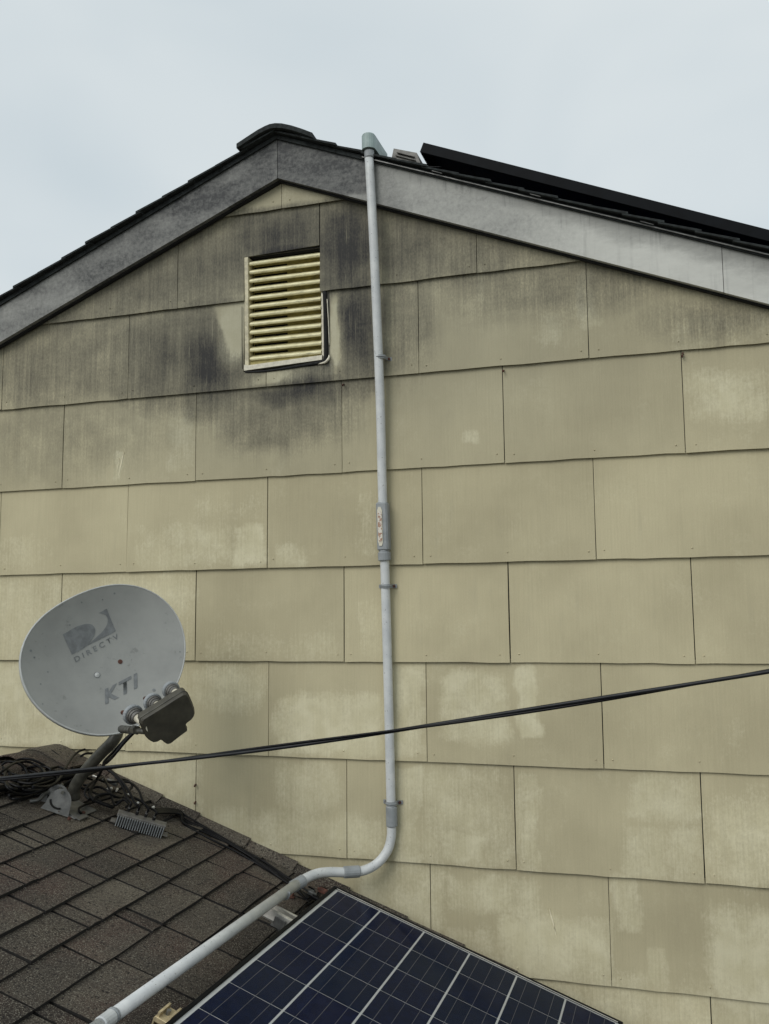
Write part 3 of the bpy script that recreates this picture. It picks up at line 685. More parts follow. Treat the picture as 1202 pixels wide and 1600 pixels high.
# ------------------------------------------------------------------ solar panels
def panel(name, O, A, B, N, nA, nB, pitch, label, framecol, silver=True, underside=False):
    """O: corner of the top face, A,B in-plane axes, nA x nB cells"""
    t = thing(name, (0, 0, 0), label, 'solar panel'); mg = .019; W_ = nA*pitch+2*mg; H_ = nB*pitch+2*mg; fr = MB(); h = .038
    A, B, N = [Vector(v).normalized() for v in (A, B, N)]
    for (o, d1, l, d2) in ((O, A, W_, B), (O+B*H_, A, W_, -B)):
        fr.box(o+d1*l/2+d2*.0055-N*h/2, d1, d2, N, l, .011, h, 0, .0012)
    for (o, d1, l, d2) in ((O, B, H_, A), (O+A*W_, B, H_, -A)):
        fr.box(o+d1*l/2+d2*.0055-N*(h/2+.0004), d1, d2, N, l-.023, .011, h, 0, .0012)
    f = fr.build('frame', framecol, t)
    if silver:
        lp = MB(); lp.box(O+A*W_/2+B*.0145-N*.0012, A, B, N, W_-.03, .0022, .0016); lp.build('frame_lip', M['alu'], f)
    bs = MB(); bs.box(O+A*W_/2+B*H_/2-N*.0068, A, B, N, W_-.0225, H_-.0225, .002); sheet = bs.build('backsheet', M['backsheet'] if silver else M['black_frame'], t)
    cm = None; c_ = .0025; cs = pitch-.0045
    cell0 = MB(); e = cs/2; k = .0012
    poly = [(-e+k, -e), (e-k, -e), (e, -e+k), (e, e-k), (e-k, e), (-e+k, e), (-e, e-k), (-e, -e+k)]
    if silver: poly = [(x*.990, y*1.014) for x, y in poly]
    me = None
    for i in range(nA):
        for j in range(nB):
            ctr = O+A*(mg+(i+.5)*pitch)+B*(mg+(j+.5)*pitch)-N*(.0054 if silver else .0082)
            if me is None:
                cell0.prism([A*x+B*y for x, y in poly], -N*.0004); me = cell0.mesh('cell', M['cell'])
            o = bpy.data.objects.new('solar_cell', me); COL.objects.link(o); o.parent = t; o.location = ctr
    if silver:
        for i in range(nA):
            for b in (.22, .5, .78):
                m = MB(); m.box(O+A*(mg+(i+b)*pitch)+B*H_/2-N*.0048, A, B, N, .0013, H_-2*mg, .0004); m.build('busbar', M['busbar'], t)
        gl = MB(); e_ = .0113; gl.add([O+A*a_+B*b_-N*.0030 for a_, b_ in ((e_, e_), (W_-e_, e_), (W_-e_, H_-e_), (e_, H_-e_))], [(0, 3, 2, 1)]); gl.build('glass_cover', M['glass'], t)
    return t
PN = Vector((.37, 0, 1)).normalized(); PA = Vector((1, 0, -.37)).normalized(); PB = Vector((0, -1, 0))
pd0 = PN.dot(onroof(523, 1385, .10)-Vector((0,0,0)))
O1 = Vector((-.2775, -.2189, -1.0810)); PA = Vector((.94255, -.01471, -.33374)); PB = Vector((-.00766, -.99972, .02243)); PN = PB.cross(PA)
panel('solar_panel', O1, PA, PB, PN, 6, 10, .1585, 'dark blue solar panel with white grid lines on the lower roof beneath the wall', M['black_frame'])
# upper array: front frame seen from below, edge on
UN = Vector((.420, 0, 1)).normalized(); UA = Vector((1, 0, -.420)).normalized()
cbot = at(655.7, 238, .02)
O2 = cbot+UN*.040
p2 = panel('solar_panel', O2, UA, Vector((0, 1, 0)), UN, 10, 6, .160, 'black framed solar panel raised on the main roof right of the conduit', M['black_frame'], silver=False)
p3 = panel('solar_panel', O2+UA*1.66, UA, Vector((0, 1, 0)), UN, 10, 6, .160, 'black framed solar panel at the right edge of the main roof', M['black_frame'], silver=False) if at(1202, 360, .02).x > (O2+UA*1.66).x else None
# rails beneath the upper array with end bits
for yy, lb_ in ((.28, 'grey mounting rail under the upper solar panel nearest the gable edge'), (.80, 'grey mounting rail under the upper solar panel farther back on the roof')):
    m = MB(); o = O2+Vector((0, yy-O2.y, 0)); m.box(o+UA*.86-UN*.058, UA, (0, 1, 0), UN, 1.66, .032, .034)
    for dx in (.15, .9, 1.6): m.box(o+UA*dx-UN*.088, UA, (0, 1, 0), UN, .04, .04, .03)
    o_ = m.build('panel_rail', M['alu_dull'], label=lb_, cat='rail', group='mounting rails of the upper array')
# small low vent on the roof between conduit and array
vb = MB(); vx0 = at(612, 262, .02).x; vx1 = at(664, 262, .02).x
f = lambda x, h: rake(x)+TH+.012+h
V = [(vx0, .0, f(vx0, .0)), (vx1, .0, f(vx1, .0)), (vx1, .30, f(vx1, 0)), (vx0, .30, f(vx0, .0)), (vx0+.01, .02, f(vx0, .072)), (vx1-.030, .02, f(vx1-.03, .080)), (vx1-.030, .28, f(vx1-.03, .080)), (vx0+.01, .28, f(vx0, .072))]
vb.add(V, [(0, 1, 2, 3), (4, 5, 6, 7), (0, 1, 5, 4), (1, 2, 6, 5), (2, 3, 7, 6), (3, 0, 4, 7)])
rv = thing('roof_vent', (0, 0, 0), 'low grey metal roof vent between the conduit top and the raised solar panel', 'roof vent')
vb.build('hood', M['alu_dull'], rv)
for i in range(4):
    m = MB(); z = .018+.014*i; m.box(((vx0+vx1)/2-.005, .004+.002*i, f((vx0+vx1)/2, z-.0)), UA, (0, 1, 0), UN, (vx1-vx0)*.8-.01*i, .012, .0025); m.build('slat', M['alu_dull'], rv)
m = MB(); a_ = at(652, 259, .03); b_ = at(690, 261, .03); m.tube(catmull([a_, (a_+b_)/2+Vector((0, 0, -.001)), b_], 5), .0022, 6)
m.build('panel_wire', M['black'], label='thin black wire from the roof vent to the raised solar panel', cat='wire')
# debris and frayed drip edge along the right rake
dm = MB(); x = .1
while x < XR:
    l = rng.uniform(.02, .10); z = rake(x)+.009+rng.uniform(0, .004); dm.box((x, -.075-rng.uniform(0, .01), z), UA, (0, 1, 0), UN, l, .006, .0011); x += l+rng.uniform(.10, .5)
dm.build('underlayment_scrap', M['galv'], roof, kind='stuff')

# rails of the lower array, sticking out under its left edge
def rail(y, x0, x1, name, label, mat):
    t = thing(name, (0, 0, 0), label, 'rail', 'rails under the lower solar panel')
    base = lambda x, h: Vector((x, y, roofz(x)))+RN*h
    m = MB(); L = (base(x1, 0)-base(x0, 0)).length; c = (base(x0, .030)+base(x1, .030))/2
    m.box(c-RN*.014, RA, (0, 1, 0), RN, L, .050, .0035)
    for s_ in (-1, 1):
        m.box(c+Vector((0, s_*.0235, 0)), RA, (0, 1, 0), RN, L, .003, .030)
        m.box(c+Vector((0, s_*.0175, 0))+RN*.0148, RA, (0, 1, 0), RN, L, .010, .003)
    m.build('channel', mat, t)
    f = MB(); p = base(x0+.06, .0)
    f.box(p+RN*.012, RA, (0, 1, 0), RN, .05, .075, .006); f.box(p+RN*.02+Vector((0, -.034, 0)), RA, (0, 1, 0), RN, .04, .005, .04, 0, .001); f.build('mount_foot', M['galv'], t)
    return t, base
q1 = onroof(412, 1418, .03); t1, b1_ = rail(q1.y, q1.x, .55, 'panel_rail', 'bare aluminium rail under the solar panel corner nearest the wall', M['alu'])
q2 = onroof(247, 1585, .05); t2, b2_ = rail(q2.y, q2.x, .55, 'panel_rail', 'rail stub under the solar panel near the bottom of the picture', M['alu'])
m = MB(); p = b2_(q2.x+.004, .056)
m.box(p, RA, (0, 1, 0), RN, .036, .058, .013, 0, .001); m.box(p+RN*.010-RA*.012, RA, (0, 1, 0), RN, .006, .052, .016); m.box(p+RN*.010+RA*.018, RA, (0, 1, 0), RN, .006, .052, .020)
m.box(p-RN*.02-RA*.02, RA, (0, 1, 0), RN, .004, .050, .04); m.build('end_clamp', M['gold'], t2)
m = MB(); m.tube([p+RN*.006, p+RN*.018], .006, 6, smooth=False); m.build('clamp_bolt', M['galv'], t2)
# clutter of connectors by the near-wall corner of the panel
for i, (px, py, dx, col, nm, lab) in enumerate([(492, 1402, .03, 'black', 'cable_connector', 'black plug connector beside the rail at the panel corner'), (486, 1394, .02, 'galv', 'grounding_lug', 'small bright metal lug by the conduit strap at the panel corner'), (505, 1392, .03, 'rust', 'rusty_bracket', 'small rusty bracket between conduit and panel corner')]):
    p = onroof(px, py, .045+.01*i); m = MB(); m.box(p, RA, (0, 1, .3), RN, dx, .016, .012, 0, .002); m.tube([p-RA*.02, p+RA*(dx/2+.012)], .005, 8); m.build(nm, M[col], label=lab, cat='bracket' if i == 2 else 'connector')
cab_i = [0]
def cable(pts, r, label, name='coax_cable', mat='black', group='black cables round the satellite dish', m_=8, n=8):
    m = MB(); m.tube(catmull(pts, m_), r, n); return m.build(name, M[mat], label=label, cat='cable', group=group)
for i, P in enumerate([[(470, 1392), (480, 1404), (492, 1398), (500, 1408), (512, 1402)], [(482, 1385), (492, 1392), (488, 1408), (476, 1416), (468, 1428)], [(500, 1385), (510, 1390), (507, 1402), (495, 1412)]]):
    cable([onroof(a, b, .03+.012*math.sin(j*2+i)) for j, (a, b) in enumerate(P)], .0032, ['short black wire crossing the rail end beside the panel corner', 'short black wire curling down beside the rail end', 'short black wire tucked against the solar panel frame'][i], 'panel_wire', group='short wires at the panel corner')

# ------------------------------------------------------------------ satellite dish
dish = thing('satellite_dish', (0, 0, 0), 'grey oval satellite dish with three feeds, mounted on the lower roof ridge', 'satellite dish')
DC = at(162, 1031, -.55)
vdir = (CAM-DC).normalized(); DN = (vdir+math.tan(rad(15))*RI+math.tan(rad(15))*Vector((0, 0, 1))).normalized()
dd0 = DN.dot(DC)
def ondish(px, py, h=0.): return on_plane(px, py, DN, dd0+h)
T = (ondish(187, 993)-ondish(118, 1033)).normalized(); DX = T; DY = DN.cross(DX)
OUT = [(195,914.5),(34,1038.4),(147,1148.7),(288.5,1015.8),(56.6,976),(104.7,939.4),(240.5,926.7),(271.6,959),(284.5,1048),(268,1082),(68,1106),(102,1134.6),(192.4,1141),(37,1072),(232,1122)]
loc = [((ondish(x, y)-DC).dot(DX), (ondish(x, y)-DC).dot(DY)) for x, y in OUT]
th = np.array([math.atan2(y, x) for x, y in loc]); rr = np.array([math.hypot(x, y) for x, y in loc])
K = 3; Am = np.stack([np.ones_like(th)]+[f_(k*th) for k in range(1, K+1) for f_ in (np.cos, np.sin)], -1); co = np.linalg.lstsq(Am, rr, rcond=None)[0]
def rad_at(t):
    v = co[0]
    for k in range(1, K+1): v += co[2*k-1]*math.cos(k*t)+co[2*k]*math.sin(k*t)
    return v
DEP = .050
def dsurf(x, y, off=0.):                        # concave face
    t = math.atan2(y, x); q_ = min(1., math.hypot(x, y)/rad_at(t)); return DC+DX*x+DY*y+DN*(-DEP*(1-q_*q_)+off)
m = MB(); NR, NT = 12, 72; V = [dsurf(0, 0)]; F = []
for i in range(1, NR+1):
    for k in range(NT):
        t = 2*math.pi*k/NT; r = rad_at(t)*i/NR; V.append(dsurf(r*math.cos(t), r*math.sin(t)))
F = [(0, 1+k, 1+(k+1) % NT) for k in range(NT)]+[(1+(i-1)*NT+k, 1+i*NT+k, 1+i*NT+(k+1) % NT, 1+(i-1)*NT+(k+1) % NT) for i in range(1, NR) for k in range(NT)]
m.add(V, F, 0, True); refl = m.build('reflector', M['dish'], dish)
m = MB(); B = [v-DN*.0035 for v in V]; m.add(B, [f[::-1] for f in F], 0, True)
m.build('reflector_back', M['dish_back'], dish)
m = MB(); lipP = []
for k in range(NT):
    t = 2*math.pi*k/NT; r = rad_at(t); e = Vector(DX*math.cos(t)+DY*math.sin(t)); p = DC+e*r
    lipP += [p+DN*.0006, p+e*.0035+DN*.001, p+e*.0055-DN*.002, p+e*.0058-DN*.013, p+e*.003-DN*.0135, p+e*.0015-DN*.004]
m.add(lipP, [(k*6+a, k*6+(a+1) % 6, ((k+1) % NT)*6+(a+1) % 6, ((k+1) % NT)*6+a) for k in range(NT) for a in range(6)], 0, True)
m.build('rim', M['dish_rim'], dish)
def ink(name, polys, off=.0012, mat='dish_ink', th_=.0):
    bm = bmesh.new()
    for poly in polys:
        vs_ = [bm.verts.new((x, y, 0)) for x, y in poly]; bm.faces.new(vs_)
    bmesh.ops.triangulate(bm, faces=bm.faces)
    bmesh.ops.subdivide_edges(bm, edges=bm.edges, cuts=3, use_grid_fill=True)
    for v in bm.verts: v.co = dsurf(v.co.x, v.co.y, off)
    me = bpy.data.meshes.new(name); bm.to_mesh(me); bm.free(); me.materials.append(M[mat])
    o = bpy.data.objects.new(name, me); COL.objects.link(o); o.parent = dish; return o
def d2(px, py):                                 # photo pixel -> point in the dish's own coordinates (on its curved face)
    p = ondish(px, py, -DEP*.75)-DC; return (p.dot(DX), p.dot(DY))
S4 = 3.535
def c4(L): return [d2(x/S4, 880+y/S4) for x, y in L]
ink('emblem_left', [c4([(345,397),(372,382),(400,365),(425,352),(450,344),(472,338),(490,337),(508,342),(520,352),(527,368),(526,385),(521,402),(510,420),(497,438),(480,455),(460,470),(440,481),(420,492),(400,503),(372,450)])])
ink('emblem_right', [c4([(542,280),(560,272),(575,262),(585,258),(613,315),(640,372),(615,388),(590,400),(565,412),(540,425),(510,440),(480,455),(512,428),(540,402),(560,385),(576,366),(588,348),(594,330),(595,314),(590,300),(580,290),(566,284)])])
def dish_text(txt, px0, px1, px2, height_px_pt, name, shear=0., bold=0., mat='dish_ink', space=1.):
    """text whose baseline runs from px0 to px1 and whose cap height reaches px2 (all photo pixels)"""
    cu = bpy.data.curves.new('t', 'FONT'); cu.body = txt; cu.size = 1; cu.offset = bold; cu.space_character = space; cu.resolution_u = 3
    ob = bpy.data.objects.new('t', cu); COL.objects.link(ob)
    dg = bpy.context.evaluated_depsgraph_get(); me = bpy.data.meshes.new_from_object(ob.evaluated_get(dg)); bpy.data.objects.remove(ob)
    xs = [v.co.x for v in me.vertices]; ys = [v.co.y for v in me.vertices]; x0, x1, y0, y1 = min(xs), max(xs), min(ys), max(ys)
    a = Vector(d2(*px0)); b = Vector(d2(*px1)); c = Vector(d2(*px2)); ex = b-a; ey = c-a
    bm = bmesh.new(); bm.from_mesh(me); bmesh.ops.triangulate(bm, faces=bm.faces)
    for v in bm.verts:
        s_, t_ = (v.co.x-x0)/(x1-x0), (v.co.y-y0)/(y1-y0); p = a+ex*s_+ey*t_; v.co = dsurf(p.x, p.y, .0014)
    me2 = bpy.data.meshes.new(name); bm.to_mesh(me2); bm.free(); me2.materials.append(M[mat])
    o = bpy.data.objects.new(name, me2); COL.objects.link(o); o.parent = dish
def s4(x, y): return (x/S4, 880+y/S4)
dish_text('DIRECTV', s4(422, 545), s4(660, 412), s4(410, 518), 0, 'lettering', bold=.004, space=1.55)
dish_text('KTI', s4(580, 782), s4(756, 690), s4(582, 694), 0, 'lettering', bold=.035, space=1.22)
def spot(px, py, r, mat, name, h=.0016, dome=0.):
    x, y = d2(px, py); m = MB(); c = dsurf(x, y, h+dome); R = [dsurf(x+r*math.cos(a*.628), y+r*math.sin(a*.628), h) for a in range(10)]
    m.add([c]+R, [(0, 1+a, 1+(a+1) % 10) for a in range(10)]); return m.build(name, M[mat], dish)
spot(153, 1053.5, .0085, 'dish_rim', 'bolt_head', .002, .003); spot(153, 1053.5, .0105, 'dish_ink', 'washer', .0012)
spot(189, 1033, .0080, 'rust', 'bolt_hole'); spot(190.5, 1115, .0085, 'rust', 'bolt_hole'); spot(225, 1093, .0075, 'rust', 'bolt_hole'); spot(238, 1080, .005, 'dish_ink', 'bolt_hole')
for px, py, r in ((176, 931, .004), (125, 945, .003), (64, 1103, .003), (46, 1020, .005), (52, 1030, .004), (74, 1051, .003), (108, 978, .003), (158, 940, .003), (62, 1071, .003), (277, 1022, .003)): spot(px, py, r*.8, 'dish_ink', 'dirt_speck', .0009)
# feed assembly
LY = lambda px, py, d: CAM+ray(px, py)*d          # a point at distance d from the camera
DL = 2.78
LBN = (vdir*.86+Vector((0, 0, -.42))+RI*.22).normalized()     # outward normal of the feed housing back
def onlnb(px, py, h=0.):
    c = LY(262, 1122, DL); return on_plane(px, py, LBN, LBN.dot(c)+h)
S3 = 7.0706
raw = [(424,640),(430,605),(445,585),(560,515),(680,440),(800,362),(895,306),(925,303),(945,318),(965,355),(995,425),(1018,490),(1021,525),(1012,560),(985,592),(940,625),(925,645),(925,672),(940,700),(936,722),(850,785),(755,860),(725,868),(700,858),(668,828),(640,818),(600,842),(565,847),(528,828),(500,800),(478,765),(458,720)]
poly = [onlnb(160+x/S3, 1040+y/S3) for x, y in raw]
ctr = sum(poly, Vector())/len(poly)
m = MB(); n = len(poly); ins = [ctr+(p-ctr)*.955+LBN*.004 for p in poly]; bk = [p-LBN*.036 for p in poly]; bk2 = [ctr-LBN*.036+(p-ctr)*.95-LBN*.004 for p in poly]
m.add(ins+poly+bk+bk2, [list(range(n))]+[(k, (k+1) % n, n+(k+1) % n, n+k) for k in range(n)]+[(n+k, n+(k+1) % n, 2*n+(k+1) % n, 2*n+k) for k in range(n)]+[(2*n+k, 2*n+(k+1) % n, 3*n+(k+1) % n, 3*n+k) for k in range(n)]+[list(range(3*n, 4*n))[::-1]])
lnb = m.build('feed_housing', M['drab'], dish)
m = MB(); m.tube([p+(p-ctr)*.006-LBN*.010 for p in poly]+[poly[0]+(poly[0]-ctr)*.006-LBN*.010], .0022, 6, cap=False); m.build('housing_seam', M['mast'], lnb)
for (rx, ry, ex, ey, R_) in ((343, 543, 470, 640, .0300), (561, 408, 668, 480, .0275), (763, 272, 868, 340, .0262)):
    a = LY(160+rx/S3, 1040+ry/S3, DL+.075); b = LY(160+ex/S3, 1040+ey/S3, DL+.020); d = (b-a).normalized()
    m = MB(); m.tube([a+d*.012, b+d*.03], .0125, 14); o = m.build('feed_horn', M['white_trim'], dish)
    m = MB(); m.tube([a-d*.010, a-d*.008, a+d*.003, a+d*.0045], [R_-.001, R_, R_, R_-.002], 20, smooth=False); m.build('horn_cap', M['pvc_dark'], o)
    m = MB(); m.tube([a+d*.004, a+d*.010, a+d*.0101, a+d*.017, a+d*.0171, a+d*.026], [R_*.82, R_*.80, R_*.70, R_*.68, R_*.58, R_*.54], 20, smooth=False); m.build('horn_collar', M['alu_dull'], o)
# arm from behind the dish to the feed housing
aA = LY(206, 1141, DL+.14); aB = onlnb(228, 1143, -.02); m = MB()
m.tube([aA, aB], .0085, 10); m.tube([LY(209, 1140, DL+.115), LY(214, 1141, DL+.085)], .0135, 6, smooth=False); m.tube([LY(190, 1139, DL+.32), aA], .012, 10)
m.build('feed_arm', M['mast'], dish)
# mast
foot = onroof(110, 1266, .0)
mp = [foot+RN*.045, at(117, 1230, foot.y-.012), at(134, 1204, foot.y-.028), at(157, 1178, foot.y-.045), at(175, 1160, foot.y-.055), at(184, 1144, foot.y-.045), at(184, 1120, foot.y-.03), DC-DN*(DEP+.085)]
m = MB(); m.tube(catmull(mp, 8), .0205, 16); m.build('mast', M['mast'], dish)
m = MB(); p = DC-DN*(DEP+.012)-DX*.0; m.box(p, DX, DY, DN, .11, .16, .012, 0, .003); m.box(p-DN*.045, DX, DY, DN, .07, .10, .075, 0, .004); m.build('mount_bracket', M['dish_back'], dish)
m = MB(); fp = foot+RN*.012; m.box(fp, RA, (0, 1, 0), RN, .13, .13, .004, 0, .001); m.box(onroof(121, 1273, .016), RA, (0, 1, 0), RN, .060, .05, .004); m.build('base_plate', M['galv'], dish)
# upright half-round ears with curved slots
for off, nm in ((-.030, 0), (.030, 1)):
    cen = onroof(86, 1263, .010)+Vector((off*.9, -off*1.0, 0)) ; ex = Vector((.80, .42, -.30)).normalized(); ez = Vector((-.1, .1, 1)).normalized(); nn = ex.cross(ez).normalized(); ez = nn.cross(ex) if nn.cross(ex).z > 0 else -nn.cross(ex)
    P = [cen+ex*(.042*math.cos(rad(a)))+ez*(.018+.056*math.sin(rad(a))) for a in range(0, 181, 15)]+[cen-ex*.052-ez*.004, cen+ex*.045-ez*.010]
    m = MB(); m.prism(P, nn*.003); ear = m.build('pivot_plate', M['galv'], dish)
    for s_ in (-1, 1):
        fr_ = nn*(.0 if s_ < 0 else .003)+nn*s_*.001
        m = MB(); m.tube([cen+fr_+ex*(.030*math.cos(rad(a)))+ez*(.034+.026*math.sin(rad(a))) for a in range(185, 300, 12)], .0034, 6); m.build('slot_and_shade', M['dark'], ear)
        m = MB(); m.tube([cen+fr_+ez*.062, cen+fr_+ez*.062+nn*s_*.006], .006, 6, smooth=False); m.build('pivot_bolt', M['mast'], ear)
m = MB()
for px, py in ((108, 1281), (130, 1272), (92, 1270)): q_ = onroof(px, py, .014); m.tube([q_, q_+RN*.009], .0065, 6, smooth=False)
m.build('lag_bolts', M['rust'], dish, kind='stuff')

# ------------------------------------------------------------------ multiswitch: finned box
ms = thing('cable_multiswitch', (0, 0, 0), 'small finned metal multiswitch box with four cable plugs lying on the lower roof', 'junction box')
S2 = 4.293
def g2(x, y, h): return onroof(x/S2, 1140+y/S2, h)
mc = (g2(790, 560, .052)+g2(1115, 650, .052))/2; Lm = (g2(790, 560, .052)-g2(1115, 650, .052)).length
ma = (g2(1115, 650, .052)-g2(790, 560, .052)).normalized(); mb_ = Vector((0, -1, 0)); mb_ = (mb_-ma*mb_.dot(ma)).normalized(); mn = ma.cross(mb_); mn = mn if mn.z > 0 else -mn
m = MB(); m.box(mc-mn*.004+mb_*(-.014), ma, mb_, mn, Lm, .036, .012, 0, .002); m.box(mc-mn*.022-mb_*.018, ma, mb_, mn, Lm*.96, .022, .040, 0, .002); m.build('case', M['alu_dull'], ms)
for i in range(20):
    m = MB(); m.box(mc+ma*(-Lm/2+Lm*(i+.7)/20.4)-mn*.022+mb_*.002, ma, mb_, mn, .0028, .024, .036); m.build('fin', M['pvc_dark'], ms)
for s_ in (-1, 1):
    m = MB(); m.box(mc+ma*s_*(Lm/2+.006)-mn*.030-mb_*.006, ma, mb_, mn, .018, .03, .004, 0, .001); m.build('mounting_ear', M['alu_dull'], ms)
port = []
for x, y in ((862, 545), (918, 568), (977, 583), (1032, 605)):
    p = g2(x, y, .056); port.append(p); m = MB(); m.tube([p, p+mn*.010], .0062, 8, smooth=False); m.build('port', M['dark'], ms)
    m = MB(); m.tube([p+mn*.008, p+mn*.020], .0045, 8, smooth=False); m.build('plug', M['galv'], ms)

# ------------------------------------------------------------------ coax cables round the dish
def G(L, hs):                                   # polyline in photo pixels with heights above the roof
    return [g2(x, y, h) for (x, y), h in zip(L, hs)]
def hw(n, a=.03, b=.02, ph=0): return [a+b*math.sin(i*1.3+ph) for i in range(n)]
C = [
 ([(320,265),(290,235),(210,200),(130,200),(60,245),(35,300),(36,345),(50,385),(90,420),(150,432),(230,422),(330,385),(400,330),(450,240),(500,170),(560,135),(650,130)], .06, 'looped black coax making the largest coil at the left'),
 ([(0,292),(30,300),(60,330),(130,345),(230,330),(320,300),(420,290)], .05, 'black coax entering from the left edge through the coil'),
 ([(0,216),(70,214),(120,232),(175,262),(260,300)], .03, 'black coax arching in from the left edge above the coil'),
 ([(150,190),(200,155),(250,130),(310,128),(360,150),(430,205),(480,245)], .03, 'black coax arched over the ridge cap, upper of two'),
 ([(190,172),(250,148),(320,150),(385,182),(440,225),(500,270)], .025, 'black coax arched over the ridge cap, lower of two'),
 ([(110,325),(118,368),(150,400),(220,410),(320,395),(390,345)], .05, 'black coax making the small inner loop of the coil'),
 ([(135,325),(145,365),(180,392),(240,400),(300,385),(370,340),(350,290),(365,275)], .045, 'black coax doubled inside the small inner loop'),
 ([(300,398),(200,410),(110,425),(68,450),(90,465),(160,458),(260,430),(345,382),(400,335)], .02, 'black coax turning back on the shingles below the coil'),
 ([(150,272),(200,252),(290,247),(340,268),(330,300),(380,335)], .05, 'short black coax across the top of the coil'),
 ([(540,180),(580,160),(640,160),(665,150)], .07, 'black coax arch just left of the mast'),
]
C += [([(10,240),(50,215),(120,225),(170,262),(185,320),(160,380),(110,400),(60,380),(25,330)], .06, 'black coax ring standing nearest the left edge'),
 ([(60,440),(140,440),(230,445),(310,420),(380,380),(420,330),(440,290)], .03, 'black coax lying lowest on the shingles under the coil'),
 ([(180,345),(240,310),(320,300),(380,320),(370,365),(300,385),(220,382)], .07, 'small black coax ring against the mast side of the coil'),
 ([(480,330),(520,380),(590,400),(660,385),(720,410),(760,450)], .03, 'black coax lying on the shingles between the mast foot and the multiswitch'),
 ([(-10,300),(40,262),(100,225),(180,215),(250,240),(300,285),(290,330),(220,360),(140,355),(80,330),(60,290)], .07, 'black coax ring lying inside the largest coil'),
 ([(20,250),(70,290),(150,310),(240,300),(310,270),(390,250),(450,270)], .05, 'black coax wandering over the middle of the coil'),
 ([(-20,345),(60,362),(140,385),(240,372),(330,350),(400,312),(440,262)], .06, 'black coax sweeping under the coil from the left edge to the mast'),
 ([(380,395),(440,360),(500,330),(560,318),(620,335)], .05, 'black coax crossing behind the mast foot'),
 ([(600,470),(570,430),(590,380),(640,340),(690,320)], .05, 'black coax curling up right of the mast foot'),
 ([(620,480),(660,440),(730,430),(800,455),(850,420),(890,380),(860,345),(800,330)], .06, 'black coax ring behind the plugs of the multiswitch')]
for L, h, lab in C: cable(G(L, hw(len(L), h, .012, h*90)), .0046, lab)
hd = .0
def D(L, d0, d1):
    n = len(L); return [LY(x/S2, 1140+y/S2, d0+(d1-d0)*i/(n-1)) for i, (x, y) in enumerate(L)]
for k, (L, lab) in enumerate([([(905,10),(850,55),(760,150),(700,215),(690,260),(655,330),(612,410),(615,450),(690,490),(770,520)], 'black coax from the feeds down the mast and forward to the multiswitch end'),
        ([(900,18),(840,75),(770,165),(700,235),(672,290),(640,350),(600,420),(625,470),(700,505),(760,525)], 'second black coax following the mast and looping below it'),
        ([(896,25),(830,95),(760,180),(715,225)], 'short black coax seen along the right side of the mast')]):
    n = len(L); pts = []
    for i, (x, y) in enumerate(L):
        A_ = LY(x/S2, 1140+y/S2, DL+.10+.05*i); t_ = min(1, max(0, (i-1)/4)); Bp = g2(x, y, .05-.02*min(1, max(0, (i-5)/4))) if y > 200 else A_
        pts.append(A_ if y <= 200 else A_.lerp(Bp, min(1, (y-200)/120)))
    cable(pts, .0042, lab)
pts = lambda L, p, h0: [g2(x, y, h) for (x, y), h in zip(L, h0)]+[p+mn*.03, p+mn*.014]
cable(pts([(560,300),(640,262),(700,258),(770,305),(825,385),(855,460)], port[0], [.09,.10,.11,.11,.10,.09]), .0045, 'black coax arching over to the first plug of the multiswitch')
cable(pts([(580,310),(660,275),(720,262),(800,325),(870,420),(905,490)], port[1], [.08,.09,.10,.11,.10,.09]), .0045, 'black coax arching over to the second plug of the multiswitch')
cable(pts([(700,350),(820,350),(880,358),(930,405),(960,480)], port[2], [.03,.08,.10,.11,.10]), .0045, 'black coax arching over to the third plug of the multiswitch')
cable(pts([(740,410),(760,480),(800,482),(870,455),(930,470),(1000,520)], port[3], [.04,.03,.05,.07,.08,.08]), .0045, 'black coax looping low to the last plug of the multiswitch')
cable(G([(700,330),(735,400),(752,455),(775,505),(830,470),(862,500)], [.06,.06,.05,.05,.07,.07])+[port[0]-ma*.012+mn*.01], .0042, 'thin black coax looping in front of the first plug')
cable(G([(545,562),(530,545),(540,520),(600,495),(690,472),(790,450),(850,460)], [.02,.03,.03,.02,.02,.03,.04]), .0042, 'black ground wire from the dish foot to the multiswitch')
cable(G([(560,372),(600,368),(650,335),(700,350)], [.02,.03,.05,.05]), .0042, 'black coax stub behind the mast foot')
# thick wrapped bundle lying behind the coil, towards the mast foot
m = MB(); m.tube(catmull(G([(-150,430),(0,400),(130,372),(290,345),(430,318),(560,290),(640,262)], [.03,.03,.035,.04,.05,.05,.06]), 6), [.014]*37, 10)
m.build('cable_bundle', M['black'], label='thick black wrapped cable bundle lying behind the coil at the left', cat='cable')
m = MB(); m.tube(catmull(G([(200,480),(260,470),(300,430),(370,405),(420,370)], [.012,.02,.035,.04,.05]), 6), .007, 8); m.build('mount_strut', M['galv'], dish)
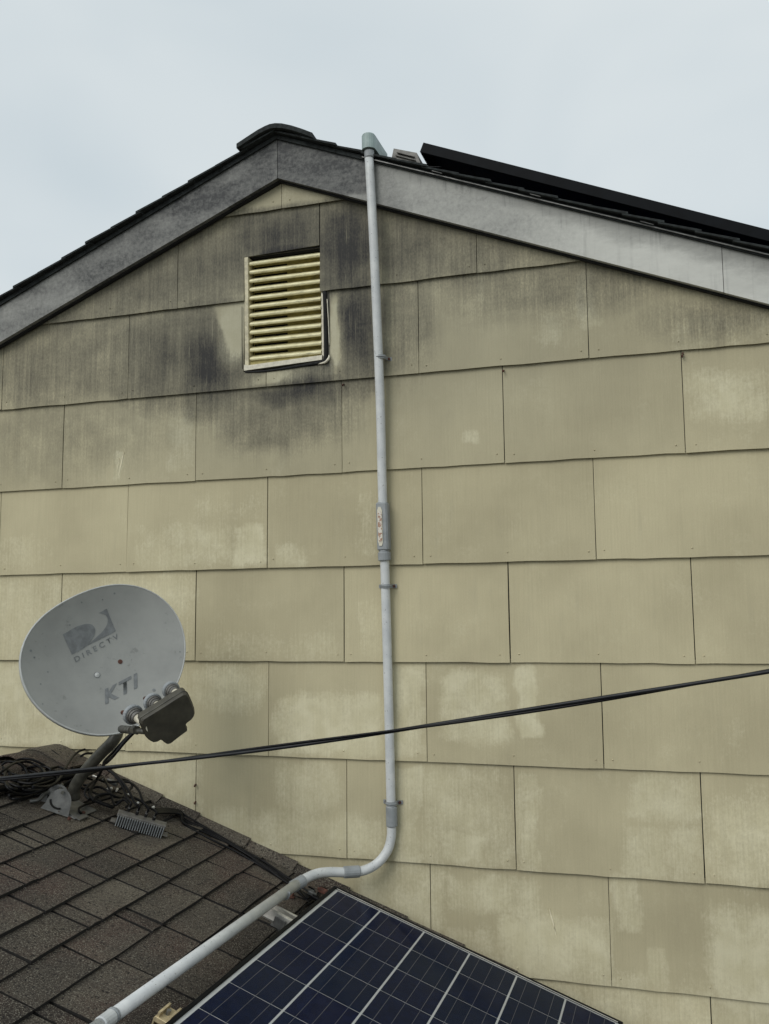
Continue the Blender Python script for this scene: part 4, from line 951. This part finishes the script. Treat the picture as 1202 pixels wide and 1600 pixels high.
# bright connectors
PL = [(640,315,'bright metal coax plug nearest the dish mast'), (700,335,'bright metal coax plug between the one nearest the mast and the metal splitter'), (735,395,'bright metal coax plug below the metal splitter'), (785,405,'bright metal coax plug under the arching cables, right of the splitter'), (852,432,'bright metal coax plug just above the first port of the multiswitch'), (925,490,'bright metal coax plug behind the second port of the multiswitch'), (1018,525,'bright metal coax plug behind the last port of the multiswitch, where the wall cables begin')]
for i, (x, y, lab) in enumerate(PL):
    p = g2(x, y, .045); d = Vector((math.cos(i*1.7), math.sin(i*1.7), -.2)).normalized(); m = MB(); m.tube([p-d*.011, p-d*.002], .0046, 6, smooth=False); m.tube([p-d*.002, p+d*.010], .0036, 8)
    m.build('coax_plug', M['alu'], label=lab, cat='connector', group='coax plugs among the cables')
m = MB(); m.box(g2(755, 352, .04), RA, (0, 1, 0), RN, .045, .02, .016, 0, .003); m.build('cable_splitter', M['galv'], label='small bright metal splitter behind the multiswitch by the wall', cat='splitter')
# runs along the wall from the multiswitch to the conduit
base_run = [(1040,548,.03),(1120,545,.02),(1202,556,.016)]
wall_run = [(290,1283),(330,1303),(372,1326),(410,1349),(440,1370),(466,1390),(492,1410),(520,1430)]
names = ['outermost of the black cables laid along the roof beside the siding', 'second of the black cables laid beside the siding, counting from the open roof', 'middle one of the black cables laid along the roof beside the siding', 'fourth of the black cables laid beside the siding, counting from the open roof', 'innermost black cable, pressed against the flashing below the siding']
for k in range(5):
    P = G([(x+ (3-k)*4, y+(k-2)*-7) for x, y, h in base_run], [h+.012 for x, y, h in base_run])
    for i, (x, y) in enumerate(wall_run):
        o = (2-k)*(1.9+.9*math.sin(i*1.1+k*2.1)); P.append(onroof(x-o*.55, y+o*1.1+ math.sin(i*2.3+k)*1.2, .014+.004*math.sin(i*1.7+k*1.9)))
    cable(P, .0042, names[k], 'coax_cable', 'black', 'cables laid along the wall', 6)

# ------------------------------------------------------------------ overhead service drop in front of everything
A0 = at(0, 1217.5, -1.15); B0 = at(1202, 1048.5, -1.25); d = (B0-A0)
def drop(t): return A0+d*t+Vector((0, 0, -.016*(1-(2*t-1)**2)))
Ts = [-2.2+i*.02 for i in range(int(5.4/.02)+1)]
sv = thing('overhead_cable', (0, 0, 0), 'twisted black service cable crossing the picture in front of the wall', 'cable')
nrm = d.normalized(); u_ = nrm.orthogonal().normalized(); v_ = nrm.cross(u_)
for k, rr_ in ((0, .0042), (1, .0030)):
    m = MB(); P = []
    for t in Ts:
        a = t*9+k*math.pi; P.append((A0+d*t+Vector((0, 0, -.016*(1-(2*t-1)**2) if -.5 < t < 1.5 else .016*3))) + (u_*math.cos(a)+v_*math.sin(a))*(.0034 if k else .0028))
    m.tube(P, rr_, 8); m.build('strand', M['cable2'] if k == 0 else M['black'], sv)
